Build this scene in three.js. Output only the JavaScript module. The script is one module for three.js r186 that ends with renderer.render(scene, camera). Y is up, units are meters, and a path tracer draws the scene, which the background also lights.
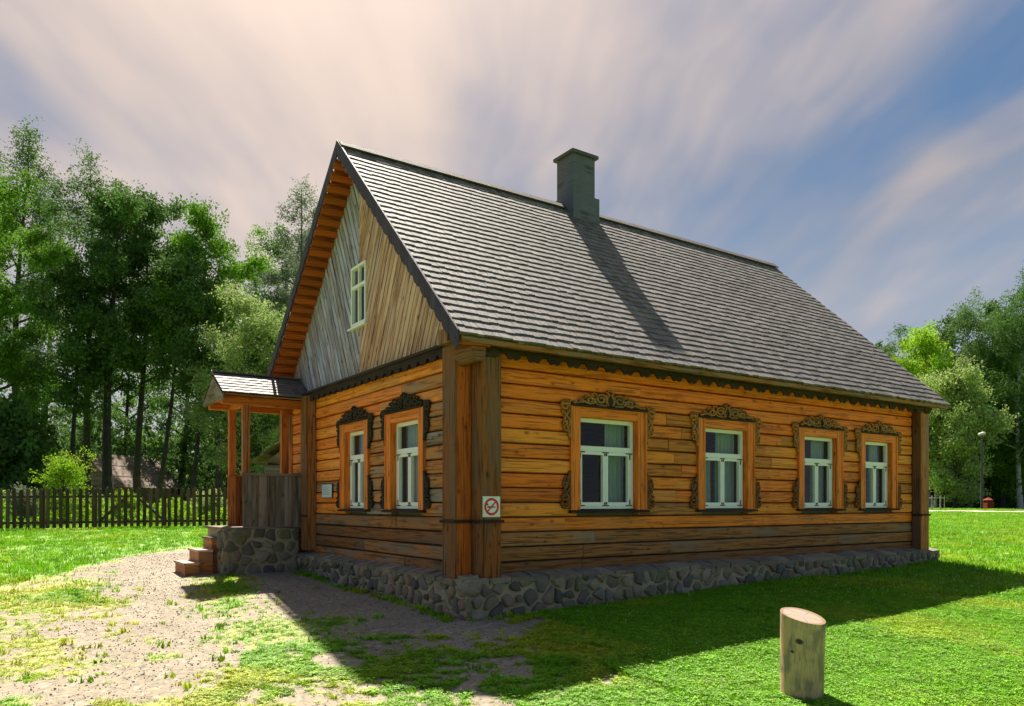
import * as THREE from 'three';
import { mergeGeometries } from 'three/addons/utils/BufferGeometryUtils.js';

// ---------------------------------------------------------------- camera, sky, sun, exposure
const scene = new THREE.Scene();
const YAW = 0.97, EYE = new THREE.Vector3(-4.559, 1.3, 7.48), FPX = 762.24;
const FW = new THREE.Vector3(Math.cos(YAW), 0, -Math.sin(YAW)), RT = new THREE.Vector3(Math.sin(YAW), 0, Math.cos(YAW));
const camera = new THREE.PerspectiveCamera(2 * Math.atan(353 / FPX) * 180 / Math.PI, 1024 / 706, 0.1, 900);
camera.position.copy(EYE);
camera.lookAt(EYE.clone().add(FW));
camera.setViewOffset(1024, 706, 0, -151.5, 1024, 706);      // rising front: verticals stay vertical
const renderer = new THREE.WebGLRenderer({ antialias: true });
renderer.setSize(1024, 706);
renderer.toneMapping = THREE.LinearToneMapping;
renderer.toneMappingExposure = 3.7;
renderer.shadowMap.enabled = true;
const SUN = new THREE.Vector3(0.27, 1, -0.755).normalize();
const sun = new THREE.DirectionalLight(new THREE.Color(1, 0.93, 0.8), 4.2);
sun.position.copy(SUN).multiplyScalar(60);
sun.castShadow = true; sun.shadow.radius = 1.4;
Object.assign(sun.shadow.camera, { left: -45, right: 45, top: 45, bottom: -45, near: 1, far: 160 });
sun.shadow.mapSize.set(4096, 4096);
scene.add(sun, sun.target);

// ---------------------------------------------------------------- noise
let seed = 7;
const rnd = () => { seed = (seed * 1664525 + 1013904223) >>> 0; return seed / 4294967296; };
const rr = (a, b) => a + (b - a) * rnd();
const gauss = () => (rnd() + rnd() + rnd() - 1.5) * 1.15;
const HT = new Float32Array(65536); for (let i = 0; i < 65536; i++) HT[i] = rnd();
const h2 = (x, y) => HT[((x * 374761 + y * 668265) ^ (x * 31 + y * 17 << 5)) & 65535];
function vn(x, y) {
  const xi = Math.floor(x), yi = Math.floor(y), fx = x - xi, fy = y - yi, u = fx * fx * (3 - 2 * fx), v = fy * fy * (3 - 2 * fy);
  const a = h2(xi, yi), b = h2(xi + 1, yi), c = h2(xi, yi + 1), d = h2(xi + 1, yi + 1);
  return a + (b - a) * u + (c - a) * v + (a - b - c + d) * u * v;
}
function fbm(x, y, n = 4) { let s = 0, a = 0.5, t = 0; for (let i = 0; i < n; i++) { s += a * vn(x, y); t += a; a *= 0.5; x = x * 2.03 + 17.1; y = y * 2.03 + 9.7; } return s / t; }
const sm = (a, b, x) => { const t = Math.min(1, Math.max(0, (x - a) / (b - a))); return t * t * (3 - 2 * t); };
const mix = (a, b, t) => a + (b - a) * t;
const mix3 = (a, b, t) => [mix(a[0], b[0], t), mix(a[1], b[1], t), mix(a[2], b[2], t)];

// sky: thin high cloud round the sun, drawn out in streaks, blue away from it
{
  const W = 2048, H = 1024, data = new Float32Array(W * H * 4), d = new THREE.Vector3();
  const K = 1 / 3.7;
  for (let j = 0; j < H; j++) for (let i = 0; i < W; i++) {
    const el = ((j + 0.5) / H - 0.5) * Math.PI, ph = ((i + 0.5) / W - 0.5) * 2 * Math.PI;
    d.set(Math.cos(el) * Math.cos(ph), Math.sin(el), Math.cos(el) * Math.sin(ph));
    const th = Math.acos(Math.min(1, d.dot(SUN))) * 57.3, y = Math.max(0, d.y);
    // cloud plane coordinates, streaks run towards the sun
    const q = 1 / (y + 0.07), px = (d.x * FW.x + d.z * FW.z) * q, pz = (d.x * RT.x + d.z * RT.z) * q;
    const w1 = fbm(px * 0.9 + 3, pz * 0.9 + 8, 4) - 0.5, s2 = fbm(px * 0.55 + 40, pz * 0.7 + 11, 5), fine = fbm(px * 2.6 + w1 * 2 + 9, pz * 6 + 33 - w1 * 2, 5);
    const ray = fbm(px * 0.42 + 20 + w1 * 0.5, pz * 2.3 + 7 + w1 * 1.2, 5), ray2 = fbm(px * 0.8 + 51 + w1, pz * 6.5 + 17 + w1 * 2.4, 5);
    const streak = ray * 0.5 + ray2 * 0.3 + fine * 0.2, lo = sm(0.1, 0.3, y);      // streaks melt into haze low down
    const blue = mix3([0.33, 0.45, 0.60], [0.065, 0.195, 0.42], sm(0.05, 0.5, y));
    const glow = Math.exp(-th * th / (2 * 20 * 20));
    let veil = 0.06 + 1.0 * Math.exp(-th * th / (2 * 29 * 29)) + ((streak - 0.5) * 1.9 + (s2 - 0.5) * 0.5) * (0.35 + 0.65 * lo) * (1 - 0.45 * Math.exp(-th * th / 1300));
    veil = sm(-0.08, 0.98, veil) * 0.97 + 0.03;
    const grey = mix3([0.37, 0.33, 0.325], [0.76, 0.625, 0.55], sm(0.34, 0.66, s2 * 0.65 + streak * 0.4));
    const cl = mix3(grey, [1.04, 0.83, 0.69], Math.min(1, glow * 1.25));
    let c = mix3(blue, cl, veil);
    const sa = Math.max(0, (d.x * SUN.x + d.z * SUN.z) / Math.hypot(d.x, d.z) / Math.hypot(SUN.x, SUN.z)), hz = Math.exp(-y * 6);
    c = mix3(c, mix3([0.50, 0.52, 0.58], [0.95, 0.80, 0.68], sa ** 6), hz * 0.6);
    const au = 1 + 0.9 * Math.exp(-th / 9);
    const k = (j * W + i) * 4;
    data[k] = c[0] * K * au; data[k + 1] = c[1] * K * au; data[k + 2] = c[2] * K * au; data[k + 3] = 1;
  }
  const t = new THREE.DataTexture(data, W, H, THREE.RGBAFormat, THREE.FloatType);
  t.mapping = THREE.EquirectangularReflectionMapping; t.magFilter = t.minFilter = THREE.LinearFilter; t.needsUpdate = true;
  scene.background = t; scene.environment = t;
}

// ---------------------------------------------------------------- helpers
const used = {};
const numbered = (n) => { const k = used[n] = (used[n] ?? -1) + 1; return k ? `${n}_${String(k).padStart(3, '0')}` : n; };
function thing(name, label, category, group) {
  const o = new THREE.Group(); o.name = numbered(name); o.userData = { label, category }; if (group) o.userData.group = group; scene.add(o); return o;
}
function add(name, geo, mat, parent, kind) {
  const m = new THREE.Mesh(geo, mat); m.name = name; m.castShadow = m.receiveShadow = true;
  if (kind) m.userData.kind = kind;
  (parent || scene).add(m); return m;
}
function grp(name, parent) { const o = new THREE.Group(); o.name = name; parent.add(o); return o; }
function uvBox(g, grain = 'x', ou = rnd() * 7, ov = rnd() * 7) {   // uv in metres, u along the grain
  g = g.index ? g.toNonIndexed() : g;
  const p = g.attributes.position, n = g.attributes.normal, uv = new Float32Array(p.count * 2), ax = { x: 0, y: 1, z: 2 }[grain];
  for (let i = 0; i < p.count; i += 3) {
    const nx = Math.abs(n.getX(i) + n.getX(i + 1) + n.getX(i + 2)), ny = Math.abs(n.getY(i) + n.getY(i + 1) + n.getY(i + 2)), nz = Math.abs(n.getZ(i) + n.getZ(i + 1) + n.getZ(i + 2));
    const dom = nx > ny && nx > nz ? 0 : ny > nz ? 1 : 2;
    let a = ax, b;
    if (dom === ax) { a = (ax + 1) % 3; b = (ax + 2) % 3; } else b = 3 - ax - dom;
    for (let k = i; k < i + 3; k++) { const c = [p.getX(k), p.getY(k), p.getZ(k)]; uv[2 * k] = c[a] + ou; uv[2 * k + 1] = c[b] + ov; }
  }
  g.setAttribute('uv', new THREE.BufferAttribute(uv, 2)); return g;
}
// box between two corners
function bx(x0, x1, y0, y1, z0, z1, grain) {
  const w = x1 - x0, h = y1 - y0, d = z1 - z0;
  const g = new THREE.BoxGeometry(w, h, d); g.translate((x0 + x1) / 2, (y0 + y1) / 2, (z0 + z1) / 2);
  return uvBox(g, grain || (w >= h && w >= d ? 'x' : h >= d ? 'y' : 'z'));
}
function prism(prof, x0, x1, wob = 0) {           // profile [y,z] ring, drawn out along x
  const seg = Math.max(1, Math.round((x1 - x0) / 1.1)), pos = [], n = prof.length, o = [];
  for (let s = 0; s <= seg; s++) o.push([rr(-wob, wob), rr(-wob, wob)]);
  const P = (s, i) => [mix(x0, x1, s / seg), prof[i % n][0] + o[s][0], prof[i % n][1] + o[s][1]];
  for (let s = 0; s < seg; s++) for (let i = 0; i < n; i++) { const a = P(s, i), b = P(s, i + 1), c = P(s + 1, i + 1), e = P(s + 1, i); pos.push(...a, ...c, ...b, ...a, ...e, ...c); }
  for (let i = 1; i < n - 1; i++) { pos.push(...P(0, 0), ...P(0, i), ...P(0, i + 1)); pos.push(...P(seg, 0), ...P(seg, i + 1), ...P(seg, i)); }
  const g = new THREE.BufferGeometry(); g.setAttribute('position', new THREE.Float32BufferAttribute(pos, 3)); g.computeVertexNormals();
  return uvBox(g, 'x');
}
function extr(shape, depth, grain = 'x', opt = {}) { const g = new THREE.ExtrudeGeometry(shape, { depth, bevelEnabled: false, curveSegments: 6, ...opt }); return uvBox(g, grain); }
const shp = (pts) => new THREE.Shape(pts.map((p) => new THREE.Vector2(p[0], p[1])));
function taperTube(pts, rad, seg = 7) {           // round tapered limb through points
  const pos = [], n = pts.length, f = [];
  for (let i = 0; i < n; i++) {
    const t = new THREE.Vector3().subVectors(pts[Math.min(n - 1, i + 1)], pts[Math.max(0, i - 1)]).normalize();
    const a = new THREE.Vector3(0, 0, 1).cross(t); if (a.lengthSq() < 1e-3) a.set(1, 0, 0); a.normalize(); const b = new THREE.Vector3().crossVectors(t, a);
    f.push(Array.from({ length: seg }, (_, k) => { const w = k / seg * 6.2832; return pts[i].clone().addScaledVector(a, Math.cos(w) * rad[i]).addScaledVector(b, Math.sin(w) * rad[i]); }));
  }
  const uv = [], q = (i, k) => { const p = f[i][k % seg]; pos.push(p.x, p.y, p.z); uv.push(i * 0.7, k / seg * 0.8); };
  for (let i = 0; i < n - 1; i++) for (let k = 0; k < seg; k++) { q(i, k); q(i, k + 1); q(i + 1, k + 1); q(i, k); q(i + 1, k + 1); q(i + 1, k); }
  for (let k = 1; k < seg - 1; k++) { q(n - 1, 0); q(n - 1, k); q(n - 1, k + 1); }
  const g = new THREE.BufferGeometry(); g.setAttribute('position', new THREE.Float32BufferAttribute(pos, 3)); g.setAttribute('uv', new THREE.Float32BufferAttribute(uv, 2));
  const ix = g; ix.computeVertexNormals(); return ix;
}
const at = (px, dep) => new THREE.Vector3().copy(EYE).addScaledVector(FW, dep).addScaledVector(RT, (px - 512) / FPX * dep);

// ---------------------------------------------------------------- materials
function tex(W, H, fn, repM, srgb = true) {       // fn(u,v in 0..1) -> rgb linear-ish 0..1
  const d = new Uint8Array(W * H * 4);
  for (let j = 0; j < H; j++) for (let i = 0; i < W; i++) { const c = fn(i / W, j / H), k = (j * W + i) * 4; for (let q = 0; q < 3; q++) d[k + q] = Math.max(0, Math.min(255, 255 * (srgb ? Math.pow(Math.max(0, c[q]), 1 / 2.2) : c[q]))); d[k + 3] = 255; }
  const t = new THREE.DataTexture(d, W, H); t.wrapS = t.wrapT = THREE.RepeatWrapping; t.magFilter = THREE.LinearFilter; t.minFilter = THREE.LinearMipmapLinearFilter; t.generateMipmaps = true;
  if (srgb) t.colorSpace = THREE.SRGBColorSpace; if (repM) t.repeat.set(1 / repM[0], 1 / repM[1]); t.needsUpdate = true; return t;
}
const tn = (u, v, fx, fy, n, s = 0) => {          // tileable fbm by cross-fading
  const e = (a, b) => fbm(a * fx + s, b * fy + s * 1.7, n), wu = sm(0.8, 1, u), wv = sm(0.8, 1, v);
  const r0 = wu ? mix(e(u, v), e(u - 1, v), wu) : e(u, v); return wv ? mix(r0, wu ? mix(e(u, v - 1), e(u - 1, v - 1), wu) : e(u, v - 1), wv) : r0;
};
const knots = Array.from({ length: 46 }, () => [rnd(), rnd(), rr(0.006, 0.017), rr(0.4, 1)]);
function knotAt(u, v) {                             // texture is 4 m by 1 m
  let k = 0; for (const [a, b, r, s] of knots) { let dx = Math.abs(u - a), dy = Math.abs(v - b); dx = Math.min(dx, 1 - dx) * 4; dy = Math.min(dy, 1 - dy); const q = Math.hypot(dx * 0.55, dy) / r; if (q < 2.6) k = Math.max(k, s * (1 - sm(0.75, 1.5, q)) + 0.28 * s * Math.exp(-((q - 1.7) ** 2) * 9)); }
  return k;
}
function woodTex(base, dark, grey, greyAmt, grainAmt, ds = 0) {
  return tex(1024, 512, (u, v) => {
    const w = tn(u, v, 5, 3, 2, 3 + ds) - 0.5, g = tn(u, v + w * 0.03, 14, 70, 3, 11 + ds), f = tn(u, v, 60, 300, 2, 5 + ds), st = tn(u, v, 6, 7, 4, 21 + ds), dr = tn(u, v, 3, 22, 4, 33 + ds);
    let c = mix3(base, dark, Math.min(1, sm(0.42, 0.78, g) * grainAmt + sm(0.55, 0.8, f) * 0.35 * grainAmt));
    c = mix3(c, grey, sm(0.62 - greyAmt * 0.42, 0.80 - greyAmt * 0.3, st * 0.7 + dr * 0.3) * Math.min(1, greyAmt * 1.5));
    const ck = tn(u, v + w * 0.02, 4, 60, 3, 71 + ds) ; c = mix3(c, dark.map((x) => x * 0.4), sm(0.70, 0.76, ck) * 0.75); const k = knotAt(u, v); c = mix3(c, dark.map((x) => x * 0.45), k * 0.85);
    const m = 0.86 + 0.28 * st; return [c[0] * m, c[1] * m, c[2] * m];
  }, [4, 1]);
}
const bumpWood = tex(512, 512, (u, v) => { const g = tn(u, v, 12, 90, 3, 41), f = tn(u, v, 30, 200, 2, 55); const q = 0.55 * g + 0.45 * f; return [q, q, q]; }, [2, 0.5], false);
const T = {
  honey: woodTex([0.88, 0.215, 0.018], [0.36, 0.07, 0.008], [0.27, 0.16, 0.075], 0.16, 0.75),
  amber: woodTex([0.92, 0.275, 0.026], [0.40, 0.105, 0.011], [0.36, 0.19, 0.075], 0.3, 0.8, 60),
  worn: woodTex([0.50, 0.19, 0.05], [0.16, 0.06, 0.02], [0.25, 0.18, 0.13], 0.5, 0.95, 120),
  grey: woodTex([0.36, 0.29, 0.235], [0.13, 0.095, 0.075], [0.42, 0.41, 0.42], 0.5, 0.9, 180),
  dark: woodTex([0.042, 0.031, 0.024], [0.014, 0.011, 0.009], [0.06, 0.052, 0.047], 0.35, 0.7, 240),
};
function wood(t, tint = [1, 1, 1], rough = 0.62, bs = 0.004) { const m = new THREE.MeshPhysicalMaterial({ map: T[t], bumpMap: bumpWood, bumpScale: bs, roughness: rough, specularIntensity: 0.35 }); m.color.setRGB(...tint); return m; }
const M = {
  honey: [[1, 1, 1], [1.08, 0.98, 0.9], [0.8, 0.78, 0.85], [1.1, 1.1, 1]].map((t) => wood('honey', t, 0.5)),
  amber: [[1, 1, 1], [1.08, 1.14, 1.25], [0.68, 0.7, 0.78], [1, 0.86, 0.8]].map((t) => wood('amber', t, 0.5)),
  worn: [[1, 1, 1], [0.78, 0.78, 0.8], [1.15, 1.1, 1.05], [0.52, 0.5, 0.52]].map((t) => wood('worn', t, 0.7)),
  grey: [[1, 1, 1], [0.85, 0.86, 0.9], [1.15, 1.12, 1.08], [1, 0.94, 0.86]].map((t) => wood('grey', t, 0.8)),
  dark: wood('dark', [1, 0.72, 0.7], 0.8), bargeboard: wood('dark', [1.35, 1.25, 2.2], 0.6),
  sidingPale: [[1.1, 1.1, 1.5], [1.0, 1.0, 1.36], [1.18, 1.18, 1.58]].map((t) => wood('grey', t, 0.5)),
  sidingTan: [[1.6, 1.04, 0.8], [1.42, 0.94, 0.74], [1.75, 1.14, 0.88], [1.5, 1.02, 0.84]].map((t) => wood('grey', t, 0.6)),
  casing: wood('honey', [1.05, 1.05, 0.95], 0.45), casingPlain: wood('amber', [0.98, 0.85, 0.75], 0.5),
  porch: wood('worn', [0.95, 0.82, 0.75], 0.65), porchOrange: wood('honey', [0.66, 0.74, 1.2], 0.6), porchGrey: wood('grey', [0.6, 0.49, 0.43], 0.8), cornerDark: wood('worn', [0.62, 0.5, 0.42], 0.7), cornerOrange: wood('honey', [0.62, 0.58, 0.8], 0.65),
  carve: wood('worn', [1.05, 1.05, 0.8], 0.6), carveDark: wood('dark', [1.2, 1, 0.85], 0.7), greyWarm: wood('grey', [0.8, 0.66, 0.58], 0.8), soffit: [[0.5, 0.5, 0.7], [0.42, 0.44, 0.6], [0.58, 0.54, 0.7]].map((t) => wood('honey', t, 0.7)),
  white: new THREE.MeshStandardMaterial({ color: new THREE.Color(0.82, 0.78, 0.74), roughness: 0.5 }),
  iron: new THREE.MeshStandardMaterial({ color: new THREE.Color(0.02, 0.02, 0.022), roughness: 0.5, metalness: 0.4 }),
  glass: new THREE.MeshPhysicalMaterial({ color: new THREE.Color(0.86, 0.92, 0.9), roughness: 0.03, transmission: 1, thickness: 0, ior: 1.36 }),
  curtain: new THREE.MeshPhysicalMaterial({ color: new THREE.Color(0.34, 0.42, 0.35), roughness: 0.95, transmission: 0.3, thickness: 0, side: THREE.DoubleSide }),
  inside: new THREE.MeshStandardMaterial({ color: new THREE.Color(0.12, 0.1, 0.08), roughness: 0.9 }),
};
const pick = (a) => a[Math.floor(rnd() * a.length)];

// ---------------------------------------------------------------- terrain
function terr(X, Z) { const s = 0.025 * X + (Z < 0 ? -0.035 * Z : -0.02 * Z - 0.03 * Z * Z / (Z + 1.2)); return 1.1 * Math.tanh(s / 1.1) + 0.02 * Math.exp(-(X * X + Z * Z) / 40); }
const bump2 = (x, z) => (fbm(x * 0.7 + 50, z * 0.7 + 50, 3) - 0.5) * 0.07 + (fbm(x * 3 + 9, z * 3 + 4, 2) - 0.5) * 0.02;
const inHouse = (x, z) => x > -0.1 && x < 9.9 && z < 0.1 && z > -6.6;
const gy = (x, z) => terr(x, z) + bump2(x, z);
function inPoly(P, x, z) { let r = false; for (let i = 0, j = P.length - 1; i < P.length; j = i++) { const [a, b] = P[i], [c, d] = P[j]; if ((b > z) !== (d > z) && x < (c - a) * (z - b) / (d - b) + a) r = !r; } return r; }
const YARD = {
  core: [[-0.37, -10.16], [-1.47, -10.11], [-2.7, -8.5], [-3.44, -6.38], [-3.31, -3.77], [-3.77, -1.2], [-4.38, 1.04], [-3.51, 1.68], [-2.92, -0.1], [-2.89, -1.7], [-2.33, -2.82], [-2.0, -4.59], [-1.6, -6.0], [-0.9, -6.6], [-0.4, -7]],
  left: [[-8, -5.2], [-4.43, -5.8], [-3.47, -6.84], [-3.73, -1.17], [-4.14, 1.22], [-4.6, 2.2], [-8, 3]],
  mixed: [[-2.89, -1.7], [-2.33, -2.82], [-1.27, -3.39], [-2.16, 2.33], [-2.75, 4.5], [-4.6, 3.2], [-2.92, -0.1]],
  gravel: [[-1.16, -5.68], [0.33, -6.79], [0.25, -2.33], [0.08, -0.38], [0.52, 0.72], [-0.3, 1.42], [-1.03, 1.31], [-1.24, -0.56], [-1.43, -2.02], [-1.49, -4.12]],
  shademix: [[-1.43, -2.02], [-1.24, -0.56], [-1.03, 1.31], [-0.3, 1.42], [0.44, 0.88], [-0.35, 2.31], [-0.92, 3.4], [-1.74, 4.25], [-2.7, 3.55], [-2.16, 2.33]],
  patch: [[-4.15, -4.85], [-3.53, -5.18], [-3.56, -3.49], [-4.07, -3.02]],
};
function cover0(x, z) {                      // share of the ground that is grass
  if (inPoly(YARD.patch, x, z)) return 0.9;
  if (inPoly(YARD.gravel, x, z)) return 0.06;
  if (inPoly(YARD.core, x, z)) return 0.08;
  if (inPoly(YARD.shademix, x, z)) return 0.5;
  if (inPoly(YARD.mixed, x, z)) return 0.6;
  if (inPoly(YARD.left, x, z)) return 0.52;
  return 1;
}
function cover(x, z) {
  if (x < -9 || x > 2 || z < -12 || z > 6) return 1;
  let s = 0; for (let k = 0; k < 6; k++) { const a = k * 1.047, wx = (vn(x * 1.8 + 5, z * 1.8) - 0.5) * 0.9, wz = (vn(x * 1.8, z * 1.8 + 31) - 0.5) * 0.9; s += cover0(x + wx + Math.cos(a) * 0.22, z + wz + Math.sin(a) * 0.22); }
  return s / 6;
}
const isGrass = (x, z, c) => { const q = fbm(x * 2.4 + 13, z * 2.4 + 77, 3) * 0.5 + fbm(x * 11, z * 11 + 5, 3) * 0.5; return sm(0.06, -0.06, q - mix(0.24, 0.76, c)); };

// one sheet, finer towards the yard
{
  const N = 260, S = 5, X0 = -1.5, Z0 = 0, R = 3.9;     // ground = X0 + S*sinh(t), |t| < R
  const pos = [], uv = [], idx = [];
  for (let j = 0; j <= N; j++) for (let i = 0; i <= N; i++) {
    const u = i / N, v = j / N, x = X0 + S * Math.sinh((u * 2 - 1) * R), z = Z0 + S * Math.sinh((v * 2 - 1) * R);
    pos.push(x, inHouse(x, z) ? terr(x, z) - 0.05 : gy(x, z), z); uv.push(u, v);
  }
  for (let j = 0; j < N; j++) for (let i = 0; i < N; i++) { const a = j * (N + 1) + i; idx.push(a, a + N + 1, a + 1, a + 1, a + N + 1, a + N + 2); }
  const g = new THREE.BufferGeometry(); g.setAttribute('position', new THREE.Float32BufferAttribute(pos, 3)); g.setAttribute('uv', new THREE.Float32BufferAttribute(uv, 2)); g.setIndex(idx); g.computeVertexNormals();
  const t = tex(2048, 2048, (u, v) => {
    const x = X0 + S * Math.sinh((u * 2 - 1) * R), z = Z0 + S * Math.sinh((v * 2 - 1) * R), far = Math.hypot(x, z) > 16;
    const n1 = fbm(x * 0.35, z * 0.35, 3), n2 = far ? vn(x * 2, z * 2) : fbm(x * 6, z * 6, 3);
    let c = mix3([0.095, 0.20, 0.012], [0.20, 0.31, 0.03], sm(0.3, 0.75, n1 * 0.55 + n2 * 0.45));
    if (!far) {
      const cv = cover(x, z);
      if (cv < 0.99) {
        const gr = isGrass(x, z, cv), n3 = vn(x * 55, z * 55), n4 = vn(x * 23 + 7, z * 23), n5 = fbm(x * 1.3, z * 1.3 + 3, 3);
        let s = mix3([0.17, 0.135, 0.088], [0.255, 0.207, 0.142], n5); s = mix3(s, [0.10, 0.081, 0.056], sm(0.58, 0.88, n3)); s = mix3(s, [0.34, 0.295, 0.23], sm(0.66, 0.9, n4) * 0.6);
        c = mix3(s, mix3(c, [0.29, 0.265, 0.07], 0.75), gr * 0.75);
      }
    }
    return c;
  });
  t.wrapS = t.wrapT = THREE.ClampToEdgeWrapping;
  const m = new THREE.MeshStandardMaterial({ map: t, roughness: 0.95 });
  const o = add('ground', g, m); o.userData = { kind: 'structure', label: 'green lawn with a bare gravel yard beside the house', category: 'ground' };
}

// ---------------------------------------------------------------- the house
const house = thing('wooden_house', 'large honey-coloured log house with carved window trim, grey shingle roof and porch', 'house');
const L = 9.8, Wd = 6.47, CH = 0.1765, Y0 = 0.45, NC = 15, EY = 3.15, RY = 6.6, RZ = -3.236, EZ = 0.41;
const PIT = Math.atan2(RY - EY, EZ - RZ), SL = Math.hypot(RY - EY, EZ - RZ);
const fwin = [[1.43, 2.713], [3.739, 4.966], [6.072, 7.266], [7.81, 8.961]], gwin = [[-3.817, -2.781], [-2.184, -1.07]], WB = 1.2, WT = 2.535;

// wall cores close the house
{
  const back = (x0, x1, wins, parent) => {
    const s = shp([[x0, 0.2], [x1, 0.2], [x1, 3.35], [x0, 3.35]]);
    for (const [a, b] of wins) { const h = new THREE.Path(); h.moveTo(a + 0.14, WB + 0.03); h.lineTo(a + 0.14, WT - 0.12); h.lineTo(b - 0.14, WT - 0.12); h.lineTo(b - 0.14, WB + 0.03); h.closePath(); s.holes.push(h); }
    const g = extr(s, 0.12); g.translate(0, 0, -0.2); return add('wall_core', g, M.inside, parent);
  };
  var wallF = grp('front_log_wall', house); back(0.05, L - 0.05, fwin, wallF);
  var wallG = grp('gable_log_wall', house); wallG.rotation.y = -Math.PI / 2; back(-Wd, -0.2, gwin, wallG);
  add('rear_wall', bx(0, L, 0.1, 3.5, -Wd, -Wd + 0.2), M.worn[0], house);
  const ew = shp([[0.15, 0.1], [Wd - 0.25, 0.1], [Wd - 0.25, 3.45], [Wd / 2, 6.35], [0.15, 3.45]]), g = extr(ew, 0.2); g.rotateY(Math.PI / 2); g.translate(L - 0.3, 0, 0);
  add('end_wall', g, M.worn[1], house);
  add('floorboards', bx(0.1, L - 0.1, 0.55, 0.6, -Wd + 0.2, -0.2), M.inside, house);
  add('ceiling_boards', bx(0.1, L - 0.3, 3.2, 3.25, -Wd + 0.2, -0.2), M.inside, house);
}
function logs(parent, x0, x1, wins, matOf, breaks) {
  for (let k = 0; k < NC; k++) {
    const y = Y0 + k * CH, h = CH - 0.0125; let segs = [[x0, x1]];
    for (const [a, b] of wins) if (y + h > WB + 0.02 && y < WT - 0.1) segs = segs.flatMap(([p, q]) => (a + 0.1 > p && b - 0.1 < q ? [[p, a + 0.11], [b - 0.11, q]] : [[p, q]]));
    const cuts = breaks(k); segs = segs.flatMap((s) => { for (const c of cuts) if (c > s[0] + 0.4 && c < s[1] - 0.4) return [[s[0], c - 0.0025], [c + 0.0025, s[1]]]; return [s]; });
    for (const [p, q] of segs) {
      const z = rr(-0.005, 0.006), pr = [[0, -0.075], [0, -0.02], [0.003, 0.013 + z], [0.012, 0.0225 + z], [h * 0.5, 0.0265 + z], [h - 0.014, 0.0225 + z], [h - 0.004, 0.012 + z], [h, -0.022], [h, -0.075]].map(([a, b]) => [a + y, b]);
      add('log', prism(pr, p, q, 0.0022), matOf(k, (p + q) / 2), parent);
    }
  }
}
logs(wallF, 0.285, L - 0.285, fwin, (k) => k === 0 ? M.worn[3] : k === 1 ? pick([M.worn[1], M.worn[3]]) : k === 2 ? pick([M.worn[0], M.worn[1]]) : k < 5 ? pick([...M.amber, M.worn[2]]) : k > 11 ? pick(M.honey) : pick([...M.amber, ...M.amber, ...M.honey]), (k) => k < 4 || k > 11 ? [rr(1.2, 3.6), rr(5.2, 7.4)] : [rr(3, 3.5), rr(5.2, 5.9)]);  // top courses redder: warm light under the eave put into the log colour
logs(wallG, -Wd + 0.3, -0.285, gwin, (k, x) => k < 2 ? pick([M.worn[1], M.worn[3]]) : k < 4 ? pick([M.worn[1], M.worn[3]]) : k > 11 ? pick([...M.amber, M.worn[2]]) : x > -1.2 ? pick([M.greyWarm, M.worn[2], M.worn[0]]) : x > -2.9 && x < -2 ? pick([M.greyWarm, M.worn[2], M.worn[2]]) : pick([...M.amber, M.worn[2]]), (k) => [rr(-3.6, -1.5)]);

// boxed corner log ends with a moulded belt
function corner(boards, belt, name = 'corner_casing') {
  const c = grp(name, house);
  for (const [b, m] of boards) add('board', bx(...b, 'y'), m, c);
  for (const b of belt) add('belt_moulding', bx(...b), M.dark, c);
}
const cT = 3.12, cB = 0.44;
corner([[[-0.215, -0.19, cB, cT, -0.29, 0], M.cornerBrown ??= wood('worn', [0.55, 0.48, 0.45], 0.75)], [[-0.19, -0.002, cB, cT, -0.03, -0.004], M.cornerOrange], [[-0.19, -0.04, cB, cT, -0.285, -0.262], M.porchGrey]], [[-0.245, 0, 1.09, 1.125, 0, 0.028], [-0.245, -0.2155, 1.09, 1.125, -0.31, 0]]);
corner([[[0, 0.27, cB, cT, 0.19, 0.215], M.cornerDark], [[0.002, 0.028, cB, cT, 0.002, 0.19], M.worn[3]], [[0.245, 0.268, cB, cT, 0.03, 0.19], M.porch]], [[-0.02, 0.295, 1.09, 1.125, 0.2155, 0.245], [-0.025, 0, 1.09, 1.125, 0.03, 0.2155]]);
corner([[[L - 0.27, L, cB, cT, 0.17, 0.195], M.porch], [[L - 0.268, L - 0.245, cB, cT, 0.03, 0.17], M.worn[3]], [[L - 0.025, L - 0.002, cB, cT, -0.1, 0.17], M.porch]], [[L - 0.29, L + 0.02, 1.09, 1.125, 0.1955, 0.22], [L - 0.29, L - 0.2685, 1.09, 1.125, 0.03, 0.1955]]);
corner([[[-0.2, -0.175, cB + 0.1, cT, -5.2, -4.95], M.worn[3]], [[-0.175, -0.032, cB + 0.1, cT, -4.975, -4.952], M.worn[1]]], [[-0.225, -0.2005, 1.09, 1.125, -5.22, -4.92]], 'partition_casing');
// round log end under the eave at the corner
{ const g = new THREE.CylinderGeometry(0.105, 0.115, 0.36, 14); g.scale(0.9, 1, 1.15); g.rotateX(Math.PI / 2); const q = uvBox(g, 'z'); q.translate(-0.12, 3.0, 0.18); add('eave_bracket', q, M.worn[3], house);
  add('wall_plate', bx(-0.3, L + 0.05, 3.13, 3.3, -0.24, -0.03), M.worn[1], house); }

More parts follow.
